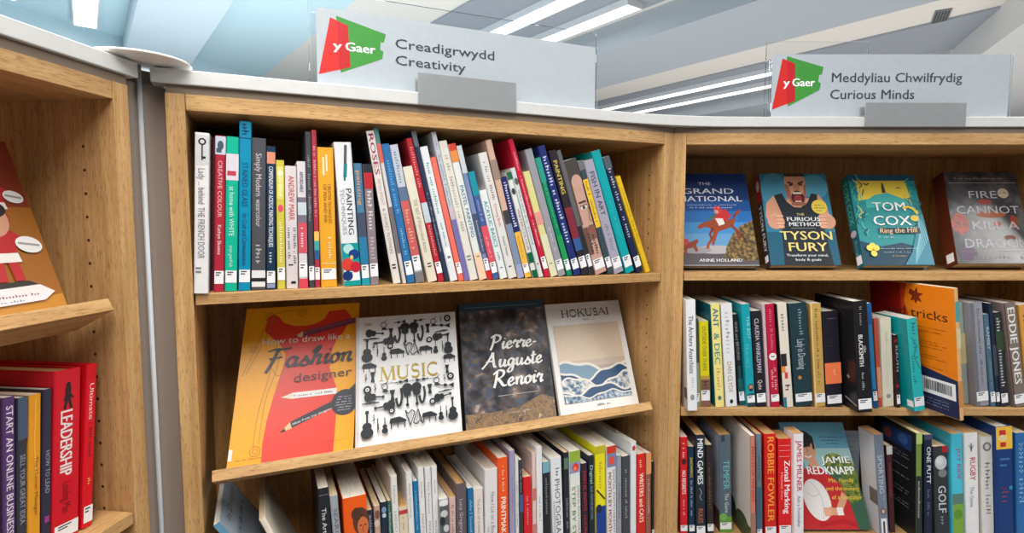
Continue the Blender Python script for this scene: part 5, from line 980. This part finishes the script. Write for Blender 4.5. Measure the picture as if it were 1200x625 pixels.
SKIN, SKIN_D = (206, 150, 122), (160, 100, 80)
def horse_cover(A):
    A.rect(.003, .003, .997, .997, (96, 150, 196))
    for y0, y1, c in ((.70, .997, (14, 52, 110)), (.58, .70, (24, 78, 146)), (.46, .58, (40, 106, 176)), (.34, .46, (66, 136, 196))): A.rect(.003, y0, .997, y1, c)
    A.rect(.003, .003, .997, .16, (86, 80, 84))
    A.ell(.45, .17, .3, .06, (170, 166, 168)); A.ell(.2, .165, .2, .05, (150, 146, 150))
    hedge = mottled('thorn_hedge_print', [(.36, (46, 38, 30)), (.5, (104, 82, 50)), (.64, (150, 122, 70))], 120, 8)
    A.poly([(.55, .06), (.60, .20), (.70, .33), (.82, .42), (.997, .48), (.997, .06)], hedge)
    B = (150, 66, 34)
    A.poly([(.24, .40), (.27, .43), (.34, .46), (.40, .47), (.50, .49), (.62, .47), (.74, .50), (.84, .56), (.86, .60), (.78, .57), (.76, .46), (.72, .41), (.60, .38), (.52, .36), (.48, .29), (.44, .22), (.41, .21), (.43, .29), (.45, .36), (.40, .40), (.34, .41), (.28, .385)], B)
    A.line([(.50, .38), (.44, .30), (.36, .22), (.35, .18)], .035, B); A.line([(.46, .40), (.40, .33), (.42, .28)], .03, (120, 50, 28))
    A.line([(.70, .43), (.80, .34), (.78, .27)], .04, (130, 56, 30))
    A.poly([(.47, .48), (.52, .57), (.66, .60), (.72, .53), (.64, .47)], (196, 46, 48)); A.poly([(.50, .50), (.60, .50), (.62, .44), (.54, .42)], (226, 222, 214))
    A.ell(.55, .595, .055, .055, (206, 60, 60)); A.ell(.53, .57, .03, .03, SKIN); A.line([(.52, .54), (.44, .50), (.40, .49)], .03, (70, 110, 70))
    A.poly([(.003, .19), (.06, .24), (.14, .25), (.22, .28), (.24, .26), (.20, .22), (.22, .16), (.19, .14), (.16, .19), (.08, .18), (.06, .12), (.04, .12), (.04, .17), (.003, .15)], (140, 56, 34))
    A.ell(.06, .25, .05, .05, (190, 60, 50))
    w = (226, 230, 236)
    A.text('THE', .33, .865, .50, .035, w); A.text('GRAND', .10, .77, .80, .062, w, 0, 0, .012); A.text('NATIONAL', .03, .685, .90, .062, w, 0, 0, .012)
    A.row(.15, .82, .64, .013, (180, 196, 216), 30); A.row(.18, .78, .61, .014, (200, 210, 226), 24)
    A.text('ANNE HOLLAND', .22, .045, .78, .032, w, 0, 0, .01)
    A.rect(.003, .003, .997, .012, (150, 150, 156))
def boxer_cover(A):
    A.rect(.003, .003, .997, .997, (44, 120, 148)); A.rect(.003, .003, .997, .35, (30, 88, 112)); A.ell(.8, .85, .2, .2, (80, 150, 176)); A.ell(.2, .8, .2, .3, (70, 140, 168))
    A.poly([(.02, .52), (.05, .66), (.16, .74), (.30, .76), (.36, .70), (.70, .72), (.84, .76), (.93, .66), (.96, .50), (.92, .40), (.76, .42), (.7, .6), (.3, .6), (.24, .4), (.08, .40)], SKIN)
    A.poly([(.18, .75), (.30, .775), (.36, .68), (.45, .62), (.55, .615), (.66, .67), (.74, .775), (.82, .76), (.80, .60), (.86, .30), (.90, .003), (.20, .003), (.22, .30), (.26, .55)], (34, 42, 50))
    A.poly([(.36, .90), (.38, .70), (.46, .635), (.56, .63), (.65, .69), (.68, .90), (.66, .997), (.38, .997)], SKIN)
    A.poly([(.36, .88), (.37, .74), (.44, .66), (.47, .64), (.44, .73), (.42, .86)], SKIN_D); A.poly([(.68, .88), (.65, .72), (.60, .65), (.57, .64), (.62, .74), (.64, .86)], SKIN_D)
    A.rect(.37, .965, .67, .997, (60, 44, 40))
    A.line([(.41, .90), (.49, .875)], .035, (70, 46, 38)); A.line([(.64, .905), (.56, .877)], .035, (70, 46, 38)); A.ell(.45, .865, .028, .014, (60, 40, 36)); A.ell(.60, .867, .028, .014, (60, 40, 36))
    A.poly([(.50, .87), (.56, .87), (.58, .81), (.53, .795), (.48, .81)], (186, 126, 100))
    A.ell(.53, .725, .095, .115, (84, 30, 32)); A.ell(.53, .715, .06, .06, (150, 60, 64)); A.rect(.465, .765, .595, .785, (230, 222, 210)); A.rect(.485, .675, .575, .688, (220, 210, 196))
    A.ell(.53, .655, .11, .035, (150, 96, 74))
    for fx, sgn in ((.16, 1), (.90, -1)):
        A.ell(fx, .46, .125, .12, SKIN)
        for k in range(4): A.ell(fx + sgn * .06, .52 - .038 * k, .055, .025, (222, 168, 140)); A.line([(fx + sgn * .01, .50 - .038 * k), (fx + sgn * .11, .50 - .038 * k)], .008, SKIN_D)
        A.ell(fx - sgn * .02, .535, .06, .022, (216, 160, 132), 16, sgn * 20)
    A.ell(.82, .62, .115, .115, (226, 200, 80)); A.row(.75, .89, .63, .018, (90, 80, 40), 7); A.row(.74, .90, .60, .018, (90, 80, 40), 8); A.row(.77, .87, .57, .018, (90, 80, 40), 5)
    w, gld = (226, 228, 230), (226, 208, 130)
    A.text('THE', .47, .525, .58, .026, gld, 0, 0, .01); A.text('FURIOUS', .32, .465, .80, .045, w, 0, 0, .03); A.text('METHOD', .34, .41, .80, .045, w, 0, 0, .03); A.rect(.36, .385, .72, .39, (150, 150, 150))
    A.text('TYSON', .19, .265, .93, .095, gld, 0, 0, .02); A.text('FURY', .29, .145, .84, .095, gld, 0, 0, .02)
    A.text('Transform your mind,', .24, .09, .83, .026, w, 0, 0, .01); A.text('body & goals', .36, .045, .72, .026, w, 0, 0, .01)
def hill_cover(A):
    A.rect(.003, .003, .997, .997, (40, 140, 144))
    A.poly([(.10, .70), (.12, .93), (.30, .95), (.85, .93), (.88, .74), (.70, .71), (.50, .78), (.25, .72)], (230, 204, 76)); A.rect(.003, .93, .997, .997, (24, 84, 110))
    A.poly([(.20, .70), (.36, .77), (.55, .79), (.78, .72), (.85, .66), (.2, .62)], (70, 176, 170)); A.poly([(.003, .003), (.997, .003), (.997, .16), (.6, .24), (.3, .20), (.003, .26)], (22, 62, 84))
    A.poly([(.47, .79), (.485, .89), (.50, .91), (.515, .89), (.53, .79)], (70, 62, 60)); A.line([(.70, .84), (.73, .855), (.76, .84)], .015, (60, 60, 60)); A.line([(.22, .9), (.26, .88), (.3, .9)], .02, (40, 50, 60))
    rnd = random.Random(5)
    for k in range(46):
        x, y = rnd.choice(((rnd.uniform(.02, .16), rnd.uniform(.3, .95)), (rnd.uniform(.84, .98), rnd.uniform(.2, .95))))
        A.line(smooth([(x, y), (x + rnd.uniform(-.06, .06), y + .03), (x + rnd.uniform(-.06, .06), y + .07)], 3), .014, rnd.choice(((16, 60, 84), (90, 190, 180), (206, 190, 90), (24, 100, 120))))
    A.poly([(.58, .003), (.997, .003), (.997, .55), (.92, .5), (.84, .35), (.72, .14)], (60, 130, 150))
    for k in range(9): A.line(smooth([(.74 + .03 * k, .02 + .03 * k), (.80 + .02 * k, .18 + .03 * k), (.90, .30 + .03 * k)], 4), .012, (130, 190, 200))
    w = (236, 240, 238)
    A.text('TOM', .28, .585, .76, .10, w, 0, 0, .012); A.text('COX', .25, .425, .80, .11, w, 0, 0, .012); A.line([(.72, .61), (.80, .63), (.88, .60), (.92, .55)], .04, (226, 190, 80)); A.ell(.86, .50, .06, .05, (226, 196, 80))
    A.rect(.30, .335, .90, .395, (36, 52, 60)); A.text('Ring the Hill', .31, .335, .85, .06, (226, 190, 150), 2, .15, .008)
    A.row(.28, .5, .29, .012, (206, 220, 220), 9); A.row(.24, .82, .17, .010, (190, 206, 210), 26); A.row(.3, .7, .13, .010, (190, 206, 210), 20); A.row(.38, .62, .09, .010, (206, 190, 90), 14)
    for dx, dy in ((0, 0), (.05, .02), (-.05, .02), (0, .045), (0, -.04)): A.ell(.16 + dx, .16 + dy, .045, .045, (226, 210, 90) if (dx or dy) else (190, 120, 40))
def ember_cover(A):
    A.rect(.003, .003, .997, .997, mottled('smoke_print', [(.36, (40, 42, 48)), (.52, (66, 68, 74)), (.66, (92, 90, 92))], 22, 6, .22))
    A.ell(.12, .42, .12, .16, mottled('ember_print', [(.35, (80, 40, 40)), (.5, (170, 70, 50)), (.65, (100, 50, 50))], 60)); A.ell(.55, .52, .20, .05, (150, 76, 44)); A.ell(.50, .66, .10, .04, (140, 50, 44)); A.ell(.84, .44, .05, .10, (140, 60, 40)); A.ell(.62, .42, .05, .04, (170, 90, 50)); A.ell(.75, .27, .08, .04, (110, 50, 40)); A.ell(.16, .10, .13, .10, (80, 56, 86))
    w = (176, 178, 182)
    A.row(.14, .80, .905, .035, (130, 132, 136), 22); A.rect(.05, .87, .97, .874, (190, 190, 194))
    A.text('FIRE', .30, .70, .68, .085, w); A.text('CANNOT', .10, .53, .94, .088, w); A.text('KILL A', .28, .36, .90, .09, w); A.text('DRAGON', .14, .165, .98, .10, w)
    A.ell(.77, .755, .075, .075, (190, 176, 150)); A.row(.715, .83, .75, .018, (60, 56, 50), 6)
    A.rect(.05, .125, .97, .129, (150, 150, 154)); A.row(.22, .90, .05, .035, (140, 136, 136), 12)
TL = math.radians(24)
GR = 'life story books facing out on the top right shelf'
def top_shelf(bl, br, tl, tr, w, cov, label, front, d0=.046, **kw):
    face_out(FR, bl, br, tl, tr, d0, Z_S1 + .0008 + w * math.sin(TL), TL, w, cov, label, GR, 'hardback_book', front, **kw)
top_shelf((801, 315.5), (891, 315.5), None, (873, 203.5), .026, (30, 60, 100), 'blue book with a jumping racehorse cover, left end of the top right shelf', horse_cover, art=lambda A: A.rect(.05, .0, .95, .9, (40, 44, 60)))
top_shelf((904, 316), (987, 316), (890, 203.5), (966, 203.5), .030, (54, 50, 56), 'book with a shouting man in a black vest on its cover', boxer_cover,
          art=lambda A: (A.rect(.02, .70, .98, .99, (170, 40, 50)), A.ell(.5, .88, .3, .5, (206, 200, 200)), A.down('TYSON FURY', .5, .66, .16, .5, (226, 226, 228), .015), A.rect(.2, .05, .8, .12, WHITE_LABEL)), d0=.05)
top_shelf((1014, 315), (1096, 315), (993, 205), (1069, 205), .030, (30, 96, 110), 'teal and yellow illustrated cover with white lettering, second from right edge', hill_cover,
          art=lambda A: (A.rect(.02, .40, .98, .99, (36, 120, 120)), A.down('TOM COX', .5, .94, .46, .6, (110, 196, 186), .01), A.ell(.4, .36, .4, .3, (206, 190, 206)), A.down('Ring', .5, .28, .12, .3, (150, 170, 170)), A.rect(.15, .03, .85, .12, WHITE_LABEL)), d0=.05)
top_shelf((1124, 315), (1214, 315), (1105, 202), (1189, 201), .040, (84, 34, 20), 'smoky black cover with silver capitals, cut by the right edge of the photo', ember_cover,
          art=lambda A: (A.rect(.02, .0, .98, .99, (92, 38, 22)), A.rect(.2, .04, .8, .13, WHITE_LABEL)), d0=.05)

def young_player(A):
    A.rect(.003, .003, .4, .997, (92, 150, 174)); A.rect(.003, .003, .4, .5, (56, 92, 70)); A.poly([(.003, .5), (.2, .56), (.4, .56), (.4, .003), (.003, .003)], (186, 40, 44))
    p0, W0 = A.p, A.W
    A.p = lambda a, q, e: p0(.24 * W0 + a * .76, q, e)
    A.rect(.003, .003, .997, .997, (92, 150, 174)); A.rect(.003, .55, .997, .75, (150, 186, 186)); A.rect(.003, .003, .997, .50, (56, 92, 70))
    tree = mottled('tree_print', [(.36, (50, 84, 40)), (.52, (104, 120, 50)), (.66, (150, 150, 70))], 80)
    A.ell(.62, .60, .24, .16, tree); A.ell(.86, .5, .16, .25, tree); A.ell(.78, .36, .2, .2, tree)
    A.poly([(.003, .55), (.10, .60), (.24, .585), (.36, .54), (.62, .42), (.72, .24), (.76, .003), (.003, .003)], (186, 40, 44))
    A.poly([(.10, .68), (.10, .58), (.30, .56), (.24, .68)], SKIN); A.ell(.12, .76, .19, .20, SKIN); A.ell(.07, .84, .20, .13, (36, 32, 36)); A.poly([(.20, .90), (.30, .86), (.29, .74), (.25, .74), (.25, .83), (.18, .86)], (36, 32, 36))
    A.ell(.06, .77, .025, .012, (50, 40, 40)); A.ell(.19, .77, .025, .012, (50, 40, 40)); A.line([(.13, .76), (.14, .72), (.11, .715)], .014, SKIN_D); A.line([(.05, .675), (.12, .662), (.19, .68)], .02, (230, 220, 214)); A.line([(.02, .79), (.1, .795)], .015, (50, 40, 40)); A.line([(.15, .795), (.22, .79)], .015, (50, 40, 40))
    A.ell(.08, .27, .26, .30, (222, 216, 214), 24, 12); A.line(smooth([(.02, .44), (.14, .36), (.18, .24), (.12, .10)]), .01, (176, 170, 172)); A.line(smooth([(-.10, .34), (.02, .30), (.16, .33)]), .01, (176, 170, 172))
    A.line([(.66, .32), (.45, .16), (.28, .17)], .12, SKIN)
    for k in range(4): A.line([(.30, .185 - k * .016), (.16, .19 - k * .02)], .035, (216, 160, 132))
    A.rect(.42, .13, .54, .20, (226, 220, 214)); A.line([(.003, .04), (.5, .08), (.76, .04)], .06, (170, 30, 36))
    A.row(.42, .92, .85, .014, (40, 60, 90), 20); A.row(.46, .86, .82, .014, (40, 60, 90), 16); A.row(.55, .8, .79, .014, (40, 60, 90), 10)
    w = (238, 238, 236); yl = (226, 196, 70)
    A.text('JAMIE', .36, .61, .93, .065, w, 0, 0, .03); A.text('REDKNAPP', .03, .505, .97, .078, w, 0, 0, .03)
    A.text('Me, Family', .40, .43, .90, .04, yl, 0, .2, .008); A.text('and the making', .30, .355, .97, .04, yl, 0, .2, .008); A.text('of a footballer', .38, .275, .98, .04, yl, 0, .2, .008)
TP = math.radians(19)
face_out(FR, (943, 624), (1021, 622), None, (987, 495), .02, Z_S3 + .0008 + .022 * math.sin(TP), TP, .022, (70, 110, 130), 'face out book of a young footballer in red holding a ball', 'sports books on the third shelf', 'hardback_book', young_player)
# a pale book leaning behind it
def flap(A):
    A.rect(.003, .003, .997, .997, (196, 206, 220))
    for k in range(13): A.row(.08, .92 - .04 * (k % 3), .92 - .062 * k, .014, (110, 130, 160), 22)
face_out(FR, None, (1006, 612), None, (1008, 505), .10, Z_S3 + .0008 + .012 * math.sin(TP), TP, .010, (206, 212, 222), 'pale blue white page of small print leaning behind the footballer book', 'sports books on the third shelf', 'paperback_book', flap, W=.075)

def players_cover(A):
    A.rect(.003, .003, .997, .997, (150, 92, 30)); A.rect(.003, .6, .997, .997, (126, 48, 30)); A.rect(.003, .003, .997, .10, (186, 126, 40))
    def player(x, y, s, hair):
        q = lambda pts, m: A.poly([(x + a * s, y + b * s * A.W / A.H) for a, b in pts], m)
        R_ = (176, 34, 38)
        q([(-.16, -.48), (-.04, -.48), (-.02, -.2), (-.14, -.2)], R_); q([(.06, -.48), (.20, -.48), (.18, -.2), (.04, -.2)], R_)
        q([(-.22, -.20), (.24, -.20), (.22, -.05), (-.20, -.05)], (226, 222, 216)); q([(-.22, -.06), (.22, -.06), (.26, .28), (-.26, .28)], R_)
        q([(-.26, .26), (-.44, .04), (-.34, -.02), (-.2, .14)], R_); q([(.26, .26), (.46, .10), (.38, .0), (.2, .14)], R_)
        A.ell(x, y + .46 * s * A.W / A.H, .26 * s, .28 * s, (206, 150, 122)); A.ell(x, y + .62 * s * A.W / A.H, .27 * s, .15 * s, hair)
        for k in (-1, 1): A.ell(x + k * .09 * s, y + .49 * s * A.W / A.H, .035 * s, .03 * s, (40, 34, 34))
        A.line([(x, y + .48 * s * A.W / A.H), (x + .03 * s, y + .40 * s * A.W / A.H)], .05 * s, (186, 126, 100)); A.line([(x - .1 * s, y + .33 * s * A.W / A.H), (x + .1 * s, y + .34 * s * A.W / A.H)], .04 * s, (226, 214, 206))
        A.ell(x + .42 * s, y + .06 * s * A.W / A.H, .19 * s, .13 * s, (226, 224, 222), 20, -12); A.line([(x + .27 * s, y + .09 * s * A.W / A.H), (x + .57 * s, y + .04 * s * A.W / A.H)], .015, (150, 146, 150))
    for x, y, s, hair in ((.22, .72, .34, (60, 40, 30)), (.50, .74, .32, (190, 190, 190)), (.76, .64, .34, (170, 166, 160)), (.25, .38, .38, (40, 34, 34)), (.70, .36, .44, (36, 30, 32))): player(x, y, s, hair)
    A.poly([(.30, .065), (.86, .075), (.94, .115), (.86, .16), (.40, .15)], (222, 214, 214)); A.row(.42, .84, .105, .014, (120, 60, 90), 22); A.row(.52, .74, .082, .010, (90, 110, 150), 12)
    A.poly([(.40, .15), (.86, .16), (.80, .185), (.5, .18)], (44, 38, 34))
d0, z0 = on_display(.030, Z_S1, .007)
face_out(FL, None, (78, 357.5), None, (6, 166), d0, z0, TILT, .014, (176, 116, 40), 'brown picture book of red shirted rugby figures on the left tilted shelf', None, 'hardback_book', players_cover, W=.215)
